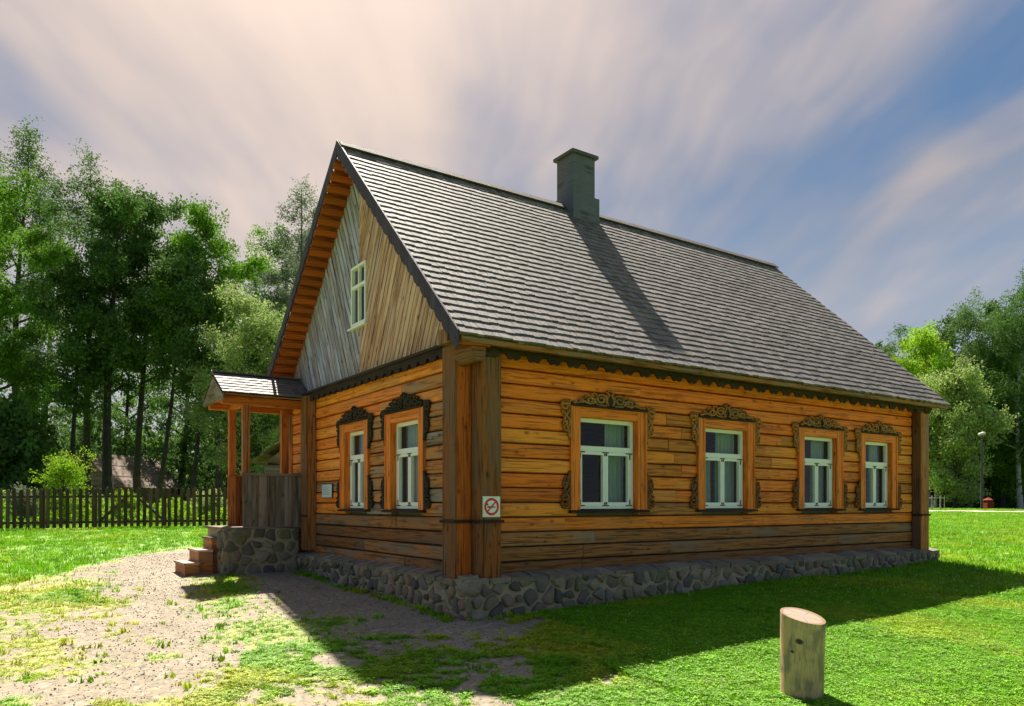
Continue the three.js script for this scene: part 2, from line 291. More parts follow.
// ---------------------------------------------------------------- windows
function flat(curvePts, r, dz) {                      // carved strand: tube flattened towards the wall
  const c = new THREE.CatmullRomCurve3(curvePts.map(([x, y]) => new THREE.Vector3(x, y, 0)));
  const g = new THREE.TubeGeometry(c, Math.max(8, curvePts.length * 3), r, 6, false); g.scale(1, 1, dz / r); return uvBox(g, 'x');
}
function spiral(cx, cy, r, turns, a0, dir) { const p = []; const n = Math.ceil(turns * 9); for (let i = 0; i <= n; i++) { const t = i / n, a = a0 + dir * t * turns * 6.283, q = r * (1 - 0.78 * t); p.push([cx + Math.cos(a) * q, cy + Math.sin(a) * q]); } return p; }
function crestGeo(w) {
  const gs = [];
  for (const s of [-1, 1]) {
    gs.push(flat(spiral(s * 0.135, 0.115, 0.085, 1.5, s > 0 ? 3.1 : 0, -s), 0.017, 0.022));
    gs.push(flat(spiral(s * 0.29, 0.085, 0.062, 1.4, s > 0 ? 2.6 : 0.5, s), 0.015, 0.02));
    gs.push(flat([[s * 0.03, 0.02], [s * 0.06, 0.1], [s * 0.02, 0.2], [s * 0.07, 0.235]], 0.014, 0.02));
    gs.push(flat([[s * 0.06, 0.02], [s * 0.2, 0.035], [s * 0.24, 0.1], [s * 0.33, 0.16], [s * 0.38, 0.12]], 0.014, 0.02));
    gs.push(flat([[s * 0.3, 0.02], [s * 0.4, 0.06], [s * 0.47, 0.03], [s * w / 2, 0.045], [s * (w / 2 - 0.03), 0.01]], 0.016, 0.02));
    gs.push(flat([[s * 0.2, 0.16], [s * 0.24, 0.2], [s * 0.29, 0.175]], 0.012, 0.018));
    gs.push(flat(spiral(s * 0.42, 0.075, 0.04, 1.1, s > 0 ? 3 : 0, s), 0.012, 0.018));
  }
  gs.push(flat([[-0.04, 0.24], [0, 0.265], [0.04, 0.24]], 0.014, 0.02));
  return mergeGeometries(gs);
}
function sideGeo(h, flip) {                            // S-scroll bracket with piercings
  const f = flip ? -1 : 1, q = (pts) => pts.map(([x, y]) => [x, flip ? -y : y]), gs = [];
  gs.push(flat(q(spiral(-0.09, -0.1, 0.072, 1.5, 0, 1)), 0.018, 0.022));
  gs.push(flat(q([[-0.03, -0.06], [-0.05, -0.18], [-0.1, -0.26], [-0.06, -0.36], [-0.02, -0.47], [-0.01, -h]]), 0.02, 0.022));
  gs.push(flat(q([[-0.15, -0.17], [-0.08, -0.22], [-0.02, -0.3], [-0.05, -0.38]]), 0.015, 0.02));
  gs.push(flat(q(spiral(-0.1, -0.32, 0.045, 1.2, 1, -1)), 0.013, 0.02));
  gs.push(flat(q([[-0.12, -0.36], [-0.09, -0.42], [-0.03, -0.4]]), 0.013, 0.018));
  gs.push(flat(q([[-0.02, -0.02], [-0.015, -h * 0.5], [-0.01, -h]]), 0.014, 0.018));
  return mergeGeometries(gs);
}
const sideTop = sideGeo(0.53, false), sideBot = sideGeo(0.5, true), sideTopM = sideTop.clone().scale(-1, 1, 1), sideBotM = sideBot.clone().scale(-1, 1, 1);
for (const g of [sideTopM, sideBotM]) { const p = g.attributes; for (const k of ['position', 'normal', 'uv']) { const a = p[k], n = a.itemSize; for (let i = 0; i < a.count; i += 3) for (let c = 0; c < n; c++) { const t = a.array[(i + 1) * n + c]; a.array[(i + 1) * n + c] = a.array[(i + 2) * n + c]; a.array[(i + 2) * n + c] = t; } } }
function curtainGeo(w, h) { const g = new THREE.PlaneGeometry(w, h, 28, 3), p = g.attributes.position; for (let i = 0; i < p.count; i++) p.setZ(i, Math.sin(p.getX(i) * 70 + p.getY(i)) * 0.022 + rr(-0.003, 0.003)); g.computeVertexNormals(); return g; }
const paneG = (x0, x1, y0, y1, z) => { const g = new THREE.PlaneGeometry(x1 - x0, y1 - y0); g.translate((x0 + x1) / 2, (y0 + y1) / 2, z); return g; };
function windowOn(side, x0, x1, dark, curtains) {
  const w = grp('window', house), W = x1 - x0, H = WT - WB, xc = (x0 + x1) / 2;
  if (side === 'g') { w.rotation.y = -Math.PI / 2; w.position.set(0, WB, xc); } else w.position.set(xc, WB, 0);
  const cw = 0.148, a = W / 2, i = a - cw, cm = dark ? M.casingPlain : M.casing, zf = 0.052;
  add('casing_board', bx(-a, -i, 0.03, H, 0.012, zf), cm, w); add('casing_board', bx(i, a, 0.03, H, 0.012, zf), cm, w);
  add('casing_board', bx(-i, i, H - cw + 0.02, H - 0.001, 0.012, zf - 0.003), cm, w);
  add('casing_bead', bx(-a - 0.01, -a + 0.018, 0.03, H, zf, zf + 0.012), cm, w); add('casing_bead', bx(a - 0.018, a + 0.01, 0.03, H, zf, zf + 0.012), cm, w);
  // reveal
  const r = -0.052;
  add('reveal_board', bx(-i - 0.02, -i, 0.03, H - cw + 0.02, r - 0.05, 0.012), cm, w); add('reveal_board', bx(i, i + 0.02, 0.03, H - cw + 0.02, r - 0.05, 0.012), cm, w);
  add('reveal_board', bx(-i, i, H - cw + 0.02, H - cw + 0.04, r - 0.05, 0.012), cm, w);
  const sill = extr(shp([[0.1, -0.005], [0.1, 0.022], [-0.1, 0.045], [-0.1, -0.005]]), W + 0.06); sill.rotateY(-Math.PI / 2); sill.translate(a + 0.03, 0, 0); add('sill', uvBox(sill, 'x'), M.dark, w);
  // white frame with fixed top light and two casements
  const t = H - cw + 0.018, b = 0.045, f = 0.05, z0 = r - 0.04, z1 = r + 0.012, ty = b + (t - b) * 0.665, fw = i - 0.003;
  const fr = [bx(-fw, -fw + f, b, t, z0, z1), bx(fw - f, fw, b, t, z0, z1), bx(-fw + f, fw - f, t - f, t, z0, z1), bx(-fw + f, fw - f, b, b + 0.03, z0, z1), bx(-fw + f, fw - f, ty - 0.03, ty + 0.035, z0, z1 + 0.008)];
  add('frame', mergeGeometries(fr), M.white, w);
  const sash = (p, q, y0, y1) => { const s = 0.042, za = z0 + 0.008, zb = z1 + 0.005; add('sash', mergeGeometries([bx(p, p + s, y0, y1, za, zb), bx(q - s, q, y0, y1, za, zb), bx(p + s, q - s, y1 - s, y1, za, zb), bx(p + s, q - s, y0, y0 + s + 0.01, za, zb)]), M.white, w); add('pane', paneG(p + s - 0.006, q - s + 0.006, y0 + s, y1 - s + 0.006, za + 0.012), M.glass, w); };
  const yb = b + 0.032, yt = ty - 0.032;
  sash(-fw + f + 0.002, -0.002, yb, yt); sash(0.002, fw - f - 0.002, yb, yt);
  add('pane', paneG(-fw + f - 0.005, fw - f + 0.005, ty + 0.03, t - f + 0.005, z0 + 0.02), M.glass, w);
  // black angle irons on the casement corners
  for (const [p, dir] of [[-fw + f + 0.002, 1], [-0.004, -1], [0.004, 1], [fw - f - 0.002, -1]]) for (const [y, up] of [[yb + 0.004, 1], [yt - 0.004, -1]]) {
    const out = Math.abs(p) > 0.1, o = out ? 0.03 : 0, z = z1 + 0.0055, x = p - dir * o, al = out ? 0.085 : 0.05;
    const g = [bx(Math.min(x, p + dir * al), Math.max(x, p + dir * al), Math.min(y, y + up * 0.013), Math.max(y, y + up * 0.013), z, z + 0.006)];
    const x2 = p + dir * 0.004; g.push(bx(Math.min(x2, x2 + dir * 0.016), Math.max(x2, x2 + dir * 0.016), Math.min(y + up * 0.017, y + up * al), Math.max(y + up * 0.017, y + up * al), z, z + 0.006));
    add('angle_iron', mergeGeometries(g), M.iron, w);
  }
  for (const [cx, cw2, y0, y1] of curtains) { const g = curtainGeo(cw2 * 2 * fw, y1 - y0); g.translate(cx * fw, (y0 + y1) / 2, z0 - 0.12); add('curtain', g, M.curtain, w); }
  // carved crest and brackets
  const hood = extr(shp([[0, 0], [0.07, 0], [0.07, 0.014], [0.02, 0.04], [0, 0.055]]), W + 0.02); hood.rotateY(-Math.PI / 2); hood.translate(a + 0.01, H, 0.025); add('hood_board', uvBox(hood, 'x'), dark ? M.dark : M.carveDark, w);
  const cbp = [[-a * 0.98, 0.03]]; for (let k = 0; k <= 24; k++) { const u = k / 24 * 2 - 1; cbp.push([u * a * 0.93, 0.035 + 0.125 * Math.pow(Math.cos(u * 1.5), 0.8) + 0.016 * Math.cos(k * 2.1)]); } cbp.push([a * 0.98, 0.03]);
  const cb = extr(shp(cbp), 0.016); cb.translate(0, H, 0.028); add('crest_board', cb, M.carveDark, w);
  const cr = crestGeo(W * 0.84); cr.scale(1.14, 0.82, 1); cr.translate(0, H + 0.02, dark ? 0.055 : 0.058); add('crest_carving', cr, dark ? M.carveDark : M.carve, w);
  const cv = dark ? M.carveDark : M.carve;
  const put = (g, x, y, m) => { const o = add('bracket_carving', g, m, w); o.position.set(x, y, 0.05); };
  put(sideTop, -a - 0.005, H + 0.1, cv); put(sideTopM, a + 0.005, H + 0.1, cv); put(sideBot, -a - 0.005, 0.02, dark ? cv : M.carveLow ??= wood('worn', [0.55, 0.5, 0.42], 0.65)); put(sideBotM, a + 0.005, 0.02, dark ? cv : M.carveLow);
}
const cur = { a: [[0.62, 0.36, 0.04, 1.2]], b: [[0.55, 0.42, 0.04, 1.2], [-0.25, 0.16, 0.04, 0.8]], c: [[0.6, 0.4, 0.04, 1.2], [-0.72, 0.26, 0.04, 0.8]], d: [[0.6, 0.38, 0.04, 1.2], [-0.62, 0.16, 0.04, 0.8]] };
windowOn('f', ...fwin[0], false, cur.a); windowOn('f', ...fwin[1], false, cur.b); windowOn('f', ...fwin[2], false, cur.c); windowOn('f', ...fwin[3], false, cur.d);
windowOn('g', ...gwin[0], true, [[-0.5, 0.4, 0.04, 1.2]]); windowOn('g', ...gwin[1], true, [[-0.52, 0.38, 0.04, 1.2]]);

// ---------------------------------------------------------------- gable: chevron siding, attic window, trim
function clip(P, a, b, c) {                          // keep a*x+b*y<=c
  const r = []; for (let i = 0; i < P.length; i++) { const p = P[i], q = P[(i + 1) % P.length], d = a * p[0] + b * p[1] - c, e = a * q[0] + b * q[1] - c; if (d <= 0) r.push(p); if (d * e < 0) { const t = d / (d - e); r.push([mix(p[0], q[0], t), mix(p[1], q[1], t)]); } } return r;
}
const holed = (pts, hs) => { const s = shp(pts); for (const [x0, x1, y0, y1] of hs) { const h = new THREE.Path(); h.moveTo(x0, y0); h.lineTo(x0, y1); h.lineTo(x1, y1); h.lineTo(x1, y0); h.closePath(); s.holes.push(h); } return s; };
const roofU = (z) => RY - 0.1 - Math.abs(z - RZ) * Math.tan(PIT);   // underside of the roof over z
{
  const gb = grp('gable_siding', house); gb.rotation.y = -Math.PI / 2;
  add('gable_core', (() => { const g = extr(holed([[0, 3.28], [0, roofU(0)], [RZ, roofU(RZ)], [-Wd, roofU(-Wd)], [-Wd, 3.28]].reverse().map(([x, y]) => [x, y]), [[-3.47, -3.0, 4.03, 4.85]]), 0.05); g.translate(0, 0, -0.12); return g; })(), M.inside, gb);
  const AW = [-3.5, -2.97, 4.0, 4.88], bw = 0.118, an = 64 * Math.PI / 180, k = Math.tan(PIT);
  for (const s of [-1, 1]) {
    const dx = Math.cos(an) * s, dy = Math.sin(an), nx = -dy * s, ny = Math.cos(an);         // board runs (dx,dy), n across it
    for (let i = -40; i < 44; i++) {
      const c0 = i * bw + 0.002, c1 = (i + 1) * bw - 0.019, ctr = [RZ, 3.3];
      let P = [[-20, -20], [20, -20], [20, 20], [-20, 20]];
      P = clip(P, nx, ny, nx * ctr[0] + ny * ctr[1] + c1); P = clip(P, -nx, -ny, -(nx * ctr[0] + ny * ctr[1] + c0));
      P = clip(P, 0, -1, -3.225); P = s > 0 ? clip(P, -1, 0, -RZ - 0.003) : clip(P, 1, 0, RZ - 0.003);
      P = clip(P, s * k, 1, roofU(RZ) + s * k * RZ); P = s > 0 ? clip(P, 1, 0, 0.3) : clip(P, -1, 0, Wd + 0.3);
      if (P.length < 3) continue;
      const ps = [clip(P, 1, 0, AW[0]), clip(P, -1, 0, -AW[1]), clip(clip(clip(P, -1, 0, -AW[0]), 1, 0, AW[1]), 0, -1, -AW[3]), clip(clip(clip(P, -1, 0, -AW[0]), 1, 0, AW[1]), 0, 1, AW[2])].filter((q) => q.length > 2);
      const z = rr(0, 0.007), gs = ps.map((q) => { let ar = 0; q.forEach((p, j) => { const n = q[(j + 1) % q.length]; ar += p[0] * n[1] - n[0] * p[1]; }); if (Math.abs(ar) < 1e-4) return null; const g = new THREE.ExtrudeGeometry(shp(q), { depth: 0.022, bevelEnabled: false }); g.translate(0, 0, -0.03 + z); return g.index ? g.toNonIndexed() : g; }).filter(Boolean);
      if (!gs.length) continue;
      const g = gs.length > 1 ? mergeGeometries(gs) : gs[0], p = g.attributes.position, uv = new Float32Array(p.count * 2), ou = rnd() * 5, ov = rnd() * 5;
      for (let j = 0; j < p.count; j++) { uv[2 * j] = p.getX(j) * dx + p.getY(j) * dy + ou; uv[2 * j + 1] = p.getX(j) * nx + p.getY(j) * ny + ov; }
      g.setAttribute('uv', new THREE.BufferAttribute(uv, 2));
      add('plank', g, pick(s < 0 ? M.sidingPale : M.sidingTan), gb);  // left half paler and bluer: sky sheen along its grain put into plank colour
    }
  }
  // attic window
  const w = grp('window', house); w.rotation.y = -Math.PI / 2; w.position.set(0, AW[2], (AW[0] + AW[1]) / 2);
  const a = (AW[1] - AW[0]) / 2, H = AW[3] - AW[2];
  add('frame', mergeGeometries([bx(-a - 0.005, -a + 0.03, -0.01, H + 0.01, -0.05, 0.012), bx(a - 0.03, a + 0.005, -0.01, H + 0.01, -0.05, 0.012), bx(-a + 0.03, a - 0.03, H - 0.03, H + 0.01, -0.05, 0.018), bx(-a + 0.03, a - 0.03, -0.03, 0.03, -0.05, 0.018), bx(-a + 0.03, a - 0.03, H * 0.63, H * 0.63 + 0.05, -0.045, 0.008), bx(-0.016, 0.016, 0.03, H * 0.63, -0.045, 0.005), bx(-0.014, 0.014, H * 0.63 + 0.05, H - 0.03, -0.045, 0.004)]), M.white, w);
  for (const [p, q, y0, y1] of [[-a + 0.03, -0.016, 0.03, H * 0.63], [0.016, a - 0.03, 0.03, H * 0.63], [-a + 0.03, -0.014, H * 0.63 + 0.05, H - 0.03], [0.014, a - 0.03, H * 0.63 + 0.05, H - 0.03]]) add('pane', paneG(p, q, y0, y1, -0.03), M.glass, w);
  add('sill', bx(-a - 0.06, a + 0.06, -0.055, -0.031, -0.02, 0.05), M.white, w);
}
function valance(x0, x1, top, low, tip, pitch, depth) {    // board with a row of hanging lobes
  const p = [[x0, top], [x0, low]], n = Math.round((x1 - x0) / pitch), d = (x1 - x0) / n;
  for (let i = 0; i < n; i++) { const a = x0 + i * d; for (const [u, v] of [[0.14, 0], [0.16, 0.45], [0.22, 0.5], [0.24, 0.85], [0.34, 1], [0.5, 0.8], [0.66, 1], [0.76, 0.85], [0.78, 0.5], [0.84, 0.45], [0.86, 0]]) p.push([a + u * d, low + (tip - low) * v]); }
  p.push([x1, low], [x1, top]); return extr(shp(p), depth);
}
{
  const fr = grp('eave_trim', house);
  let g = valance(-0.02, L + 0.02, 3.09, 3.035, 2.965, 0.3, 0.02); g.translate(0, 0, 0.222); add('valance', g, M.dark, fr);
  add('fascia', bx(-0.38, L + 0.25, 3.06, 3.165, EZ - 0.05, EZ - 0.024), M.worn[3], fr);
  for (const [p, q] of [[0.03, 0.13], [0.135, 0.25], [0.255, 0.358]]) add('soffit_board', bx(-0.36, L + 0.22, 3.1, 3.118, p, q), M.worn[3], fr);
  const gt = grp('gable_trim', house); gt.rotation.y = -Math.PI / 2;
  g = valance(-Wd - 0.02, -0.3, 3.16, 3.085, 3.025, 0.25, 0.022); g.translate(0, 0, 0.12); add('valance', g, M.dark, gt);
  add('ledge', bx(-Wd - 0.04, 0.3, 3.16, 3.195, 0, 0.17), M.dark, gt); add('frieze_board', bx(-Wd - 0.02, 0.28, 3.196, 3.23, 0.0, 0.05), M.dark, gt); add('backing_board', bx(-Wd, -0.285, 3.1, 3.159, 0.03, 0.1), M.dark, gt);
  // half-log sheathing seen from below at the verge
  const vs = grp('verge_soffit', house), up = new THREE.CylinderGeometry(0.077, 0.077, 0.37, 12, 1, false, 0, Math.PI); up.rotateZ(Math.PI / 2);
  const half = uvBox(up, 'x');
  for (const s of [-1, 1]) for (let i = 0; i < 27; i++) {
    const t = 0.1 + i * 0.182, m = add('half_log', half, pick(M.soffit), vs), z = RZ + s * (Math.abs(EZ - RZ) - t * Math.cos(PIT)), y = EY + t * Math.sin(PIT) - 0.078;
    m.position.set(-0.165, y - 0.02, z); m.rotation.x = s < 0 ? -PIT * 1 + Math.PI : PIT + Math.PI;
    m.scale.z = rr(0.92, 1.08); m.scale.y = rr(0.85, 1.05);
  }
}
// ---------------------------------------------------------------- roof
const xl = (t) => mix(-0.40, -0.31, t), xr = (t) => mix(10.08, 9.82, t);   // verge lines, t from eave to ridge
{
  const roof = grp('roof', house);
  const deck = (s) => { const z0 = RZ + s * (EZ - RZ), P = [[xl(0) + 0.03, EY - 0.03, z0], [xr(0) - 0.03, EY - 0.03, z0], [xr(1) - 0.03, RY - 0.03, RZ], [xl(1) + 0.03, RY - 0.03, RZ]], D = P.map(([x, y, z]) => [x, y - 0.055, z]), pos = []; const q = (a, b, c, d) => pos.push(...a, ...b, ...c, ...a, ...c, ...d); q(...P); q(D[3], D[2], D[1], D[0]); for (let i = 0; i < 4; i++) q(P[i], D[i], D[(i + 1) % 4], P[(i + 1) % 4]); const g = new THREE.BufferGeometry(); g.setAttribute('position', new THREE.Float32BufferAttribute(pos, 3)); g.computeVertexNormals(); return uvBox(g, 'x'); };
  add('roof_deck', deck(1), M.worn[1], roof); add('roof_deck', deck(-1), M.worn[1], roof);
  var shM = [[0.13, 0.105, 0.10], [0.088, 0.072, 0.07], [0.165, 0.135, 0.128], [0.11, 0.092, 0.092], [0.145, 0.11, 0.097]].map((c) => { const m = new THREE.MeshStandardMaterial({ map: T.shg ??= tex(256, 256, (u, v) => { const g = tn(u, v, 10, 60, 3, 5), k = tn(u, v, 4, 6, 3, 9), q = 0.72 + 0.4 * g * k * 1.6; return [q, q, q]; }, [0.8, 0.4]), bumpMap: bumpWood, bumpScale: 0.003, roughness: 0.72 }); m.color.setRGB(...c); return m; });
  const NR = 33, ex = SL / NR, list = [];
  for (let r = 0; r < NR; r++) { const t = r * ex / SL; let x = xl(t) - rnd() * 0.05; while (x < xr(t) - 0.02) { const w = Math.min(rr(0.07, 0.14), xr(t) - x); if (w > 0.02) list.push([r, Math.max(x, xl(t) - 0.01), w, rr(-0.016, 0.012), rr(0.65, 1.5)]); x += w + rr(0.002, 0.007); } }
  const shGeo = uvBox(new THREE.BoxGeometry(1, 1, 1).translate(0, 0.5, -0.5), 'y', 0, 0);
  const mat4 = (r, x, w, ds, th, s = 1) => {
    const len = ex * 2.05, d = r * ex - 0.03 + ds, base = new THREE.Matrix4().makeTranslation(x + w / 2, EY + d * Math.sin(PIT), RZ + s * ((EZ - RZ) - d * Math.cos(PIT)));
    const up = new THREE.Vector3(0, Math.sin(PIT), -s * Math.cos(PIT)), n = new THREE.Vector3(0, Math.cos(PIT), s * Math.sin(PIT)), R = new THREE.Matrix4().makeBasis(new THREE.Vector3(s, 0, 0), up, n);
    return base.multiply(R).multiply(new THREE.Matrix4().makeTranslation(0, 0, 0.03)).multiply(new THREE.Matrix4().makeRotationX(-0.085)).multiply(new THREE.Matrix4().makeScale(w, len, 0.027 * th));
  };
  const eye = EYE.clone(), sized = list.map((q) => { const m = mat4(...q), p = new THREE.Vector3().setFromMatrixPosition(m); return [p.distanceTo(eye), q, m]; }).sort((a, b) => a[0] - b[0]);
  const rest = [];
  sized.forEach(([d, q, m], i) => {
    if (i < 300) { const o = add('shingle', shGeo, pick(shM), roof); m.decompose(o.position, o.quaternion, o.scale); }
    else { const g = shGeo.clone(), k = pick([0.62, 0.8, 0.95, 1.05, 1.2, 1.35]) * (0.8 + 0.4 * fbm(m.elements[12] * 0.9, m.elements[13] * 1.6, 3)), u = rnd() * 3, v = rnd() * 3, a = g.attributes.uv; for (let j = 0; j < a.count; j++) a.setXY(j, a.getX(j) * 0.3 + u, a.getY(j) * 0.1 + v); g.applyMatrix4(m); const c = new Float32Array(g.attributes.position.count * 3); const tint = [k * rr(0.97, 1.03), k, k * rr(0.96, 1.05)]; for (let j = 0; j < c.length; j++) c[j] = tint[j % 3]; g.setAttribute('color', new THREE.BufferAttribute(c, 3)); rest.push(g); }
  });
  const vm = shM[0].clone(); vm.vertexColors = true;
  add('shingles', mergeGeometries(rest), vm, roof, 'stuff');
  // ridge boards and verge boards
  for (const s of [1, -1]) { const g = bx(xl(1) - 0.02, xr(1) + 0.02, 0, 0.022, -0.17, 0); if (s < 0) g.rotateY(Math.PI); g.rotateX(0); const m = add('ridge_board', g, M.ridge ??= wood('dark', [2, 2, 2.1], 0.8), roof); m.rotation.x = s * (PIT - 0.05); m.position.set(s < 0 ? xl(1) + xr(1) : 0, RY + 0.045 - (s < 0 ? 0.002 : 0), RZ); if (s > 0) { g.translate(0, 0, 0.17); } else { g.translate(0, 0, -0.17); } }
  for (const s of [1, -1]) {
    const top = [], low = [], n = 40;
    for (let i = 0; i <= n; i++) { const t = i / n, z = mix(EZ + 0.02, RZ, t), y = mix(EY - 0.01, RY + 0.035, t); top.push([z, y + 0.035]); }
    const m2 = 20; for (let i = 0; i <= m2 * 8; i++) { const t = i / (m2 * 8), u = (i % 8) / 8, z = mix(EZ + 0.02, RZ, t), y = mix(EY - 0.01, RY + 0.035, t); low.push([z, y - 0.15 - 0.055 * Math.abs(Math.sin(u * Math.PI)) ** 0.6 + (u === 0.5 ? 0.012 : 0)]); }
    const g = extr(shp([...top, ...low.reverse()].map(([z, y]) => [s > 0 ? z : 2 * RZ - z, y])), 0.026, 'y'); g.rotateY(-Math.PI / 2);
    const p = g.attributes.position; for (let i = 0; i < p.count; i++) p.setX(i, p.getX(i) + mix(-0.41, -0.32, (p.getY(i) - EY) / (RY - EY))); g.computeVertexNormals();
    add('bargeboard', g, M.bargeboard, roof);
  }
}
// ---------------------------------------------------------------- chimney
{
  const pl = tex(512, 512, (u, v) => { const a = tn(u, v, 6, 6, 4, 3), b = tn(u, v, 40, 40, 2, 8), s = tn(u, v, 30, 3, 3, 14); const k = 0.75 + 0.4 * a + 0.12 * b, c = mix3([0.105, 0.102, 0.135], [0.048, 0.046, 0.06], sm(0.52, 0.75, s * 0.6 + a * 0.4)); return c.map((x) => x * k); }, [1, 1]);
  const pm = new THREE.MeshStandardMaterial({ map: pl, bumpMap: pl, bumpScale: 0.006, roughness: 0.9 }), cm = new THREE.MeshStandardMaterial({ color: new THREE.Color(0.06, 0.06, 0.065), roughness: 0.7 });
  const c = grp('chimney', house);
  add('shaft', bx(3.92, 4.42, 6.75, 7.5, -3.45, -2.99, 'y'), pm, c); add('base', bx(3.88, 4.48, 6.0, 6.78, -3.5, -2.93, 'y'), pm, c);
  add('cap', bx(3.87, 4.47, 7.5, 7.555, -3.5, -2.94), cm, c); add('cap_top', bx(3.9, 4.44, 7.555, 7.575, -3.47, -2.97), cm, c);
}
// ---------------------------------------------------------------- stone footing
const stTex = tex(512, 512, (u, v) => { const a = tn(u, v, 8, 8, 4, 2), b = tn(u, v, 60, 60, 2, 6), c = tn(u, v, 3, 3, 3, 31); const k = 0.55 + 0.6 * a + 0.3 * b; return mix3([0.6 * k, 0.6 * k, 0.6 * k], [0.5 * k, 0.52 * k, 0.36 * k], sm(0.55, 0.75, c)); }, [0.7, 0.7]);
const stM = [[0.24, 0.18, 0.13], [0.14, 0.112, 0.09], [0.30, 0.235, 0.165], [0.19, 0.155, 0.125], [0.25, 0.16, 0.115], [0.10, 0.082, 0.07], [0.18, 0.155, 0.09]].map((c) => { const m = new THREE.MeshStandardMaterial({ map: stTex, bumpMap: stTex, bumpScale: 0.012, roughness: 0.85 }); m.color.setRGB(c[0] * 1.5, c[1] * 1.5, c[2] * 1.5); return m; });
const mortar = new THREE.MeshStandardMaterial({ map: tex(256, 256, (u, v) => { const a = tn(u, v, 7, 7, 4, 4), b = tn(u, v, 50, 50, 2, 9), k = 0.6 + 0.5 * a + 0.25 * b; return [0.36 * k, 0.28 * k, 0.185 * k]; }, [0.8, 0.8]), bumpMap: stTex, bumpScale: 0.01, roughness: 0.95 });
function stones(parent, x0, x1, y0, y1, size, topRow) {            // fieldstones on a face, local x along it, z outwards
  const W = x1 - x0, H = y1 - y0, nx = Math.round(W / size), ny = Math.max(2, Math.round(H / size * 1.15)), S = [];
  for (let j = -1; j <= ny; j++) for (let i = -1; i <= nx; i++) S.push([x0 + (i + 0.5 + (j & 1 ? 0.4 : 0) + rr(-0.48, 0.48)) * W / nx, y0 + (j + 0.5 + rr(-0.4, 0.4)) * H / ny]);
  for (const s of S) {
    let P = [[x0, y0], [x1, y0], [x1, y1], [x0, y1]];
    for (const q of S) { if (q === s) continue; const a = q[0] - s[0], b = q[1] - s[1], l = Math.hypot(a, b); if (l > size * 4) continue; P = clip(P, a / l, b / l, (a * (q[0] + s[0]) + b * (q[1] + s[1])) / 2 / l - rr(0.004, 0.03)); if (P.length < 3) break; }
    if (P.length < 3) continue;
    let cx = 0, cy = 0; for (const p of P) { cx += p[0] / P.length; cy += p[1] / P.length; }
    let r = 0; for (const p of P) r = Math.max(r, Math.hypot(p[0] - cx, p[1] - cy)); if (r < 0.05) continue;
    // round the outline
    const ring = []; for (let i = 0; i < P.length; i++) { const p = P[i], q = P[(i + 1) % P.length]; const c0 = rr(0.1, 0.3), jit = 0.014; ring.push([mix(p[0], q[0], c0) + rr(-jit, jit), mix(p[1], q[1], c0) + rr(-jit, jit)], [mix(p[0], q[0], 1 - c0) + rr(-jit, jit), mix(p[1], q[1], 1 - c0) + rr(-jit, jit)]); }
    const n = ring.length, z = rr(0.014, 0.062), tilt = [rr(-0.16, 0.16), rr(-0.16, 0.16)], pos = [], V = (k, i) => { const f = [1, 0.95, 0.78][k], d = [-0.05, z * 0.6, z][k], x = cx + (ring[i % n][0] - cx) * f, y = cy + (ring[i % n][1] - cy) * f; return [x, y, d + (k ? tilt[0] * (x - cx) + tilt[1] * (y - cy) : 0)]; };
    for (let k = 0; k < 2; k++) for (let i = 0; i < n; i++) { const a = V(k, i), b = V(k, i + 1), c = V(k + 1, i + 1), d = V(k + 1, i); pos.push(...a, ...b, ...c, ...a, ...c, ...d); }
    for (let i = 0; i < n; i++) pos.push(...V(2, i), ...V(2, i + 1), cx, cy, z + 0.006);
    const g = new THREE.BufferGeometry(); g.setAttribute('position', new THREE.Float32BufferAttribute(pos, 3)); g.computeVertexNormals();
    // smooth shading from the centre outwards
    const nn = g.attributes.normal, pp = g.attributes.position; for (let i = 0; i < pp.count; i++) { const dx = (pp.getX(i) - cx) / r, dy = (pp.getY(i) - cy) / r, v = new THREE.Vector3(dx * 0.9 + tilt[0], dy * 0.9 + tilt[1], 1.1).normalize().lerp(new THREE.Vector3(nn.getX(i), nn.getY(i), nn.getZ(i)), 0.7).normalize(); nn.setXYZ(i, v.x, v.y, v.z); }
    add('stone', uvBox(g, 'x'), pick(stM), parent);
  }
  if (topRow) { let x = x0; while (x < x1 - 0.05) { const w = Math.min(rr(topRow[0], topRow[1]), x1 - x), g = new THREE.BoxGeometry(w - 0.016, rr(0.045, 0.065), topRow[2] + rr(-0.02, 0.03), 2, 1, 2), p = g.attributes.position; for (let i = 0; i < p.count; i++) { const a = p.getX(i), c = p.getZ(i); p.setXYZ(i, a + (vn(a * 40 + x * 9, c * 30) - 0.5) * 0.02, p.getY(i) + (vn(a * 20 + x * 7, c * 20) - 0.5) * 0.022, c + (vn(a * 30 + x * 5, 7) - 0.5) * 0.025); } g.computeVertexNormals(); g.rotateX(rr(0.12, 0.26)); g.rotateZ(rr(-0.04, 0.04)); g.translate(x + w / 2, y1 + 0.02, topRow[3] - topRow[2] / 2 + 0.035); add('cope_stone', uvBox(g, 'x'), pick([stM[0], stM[2], stM[3]]), parent); x += w; } }
}
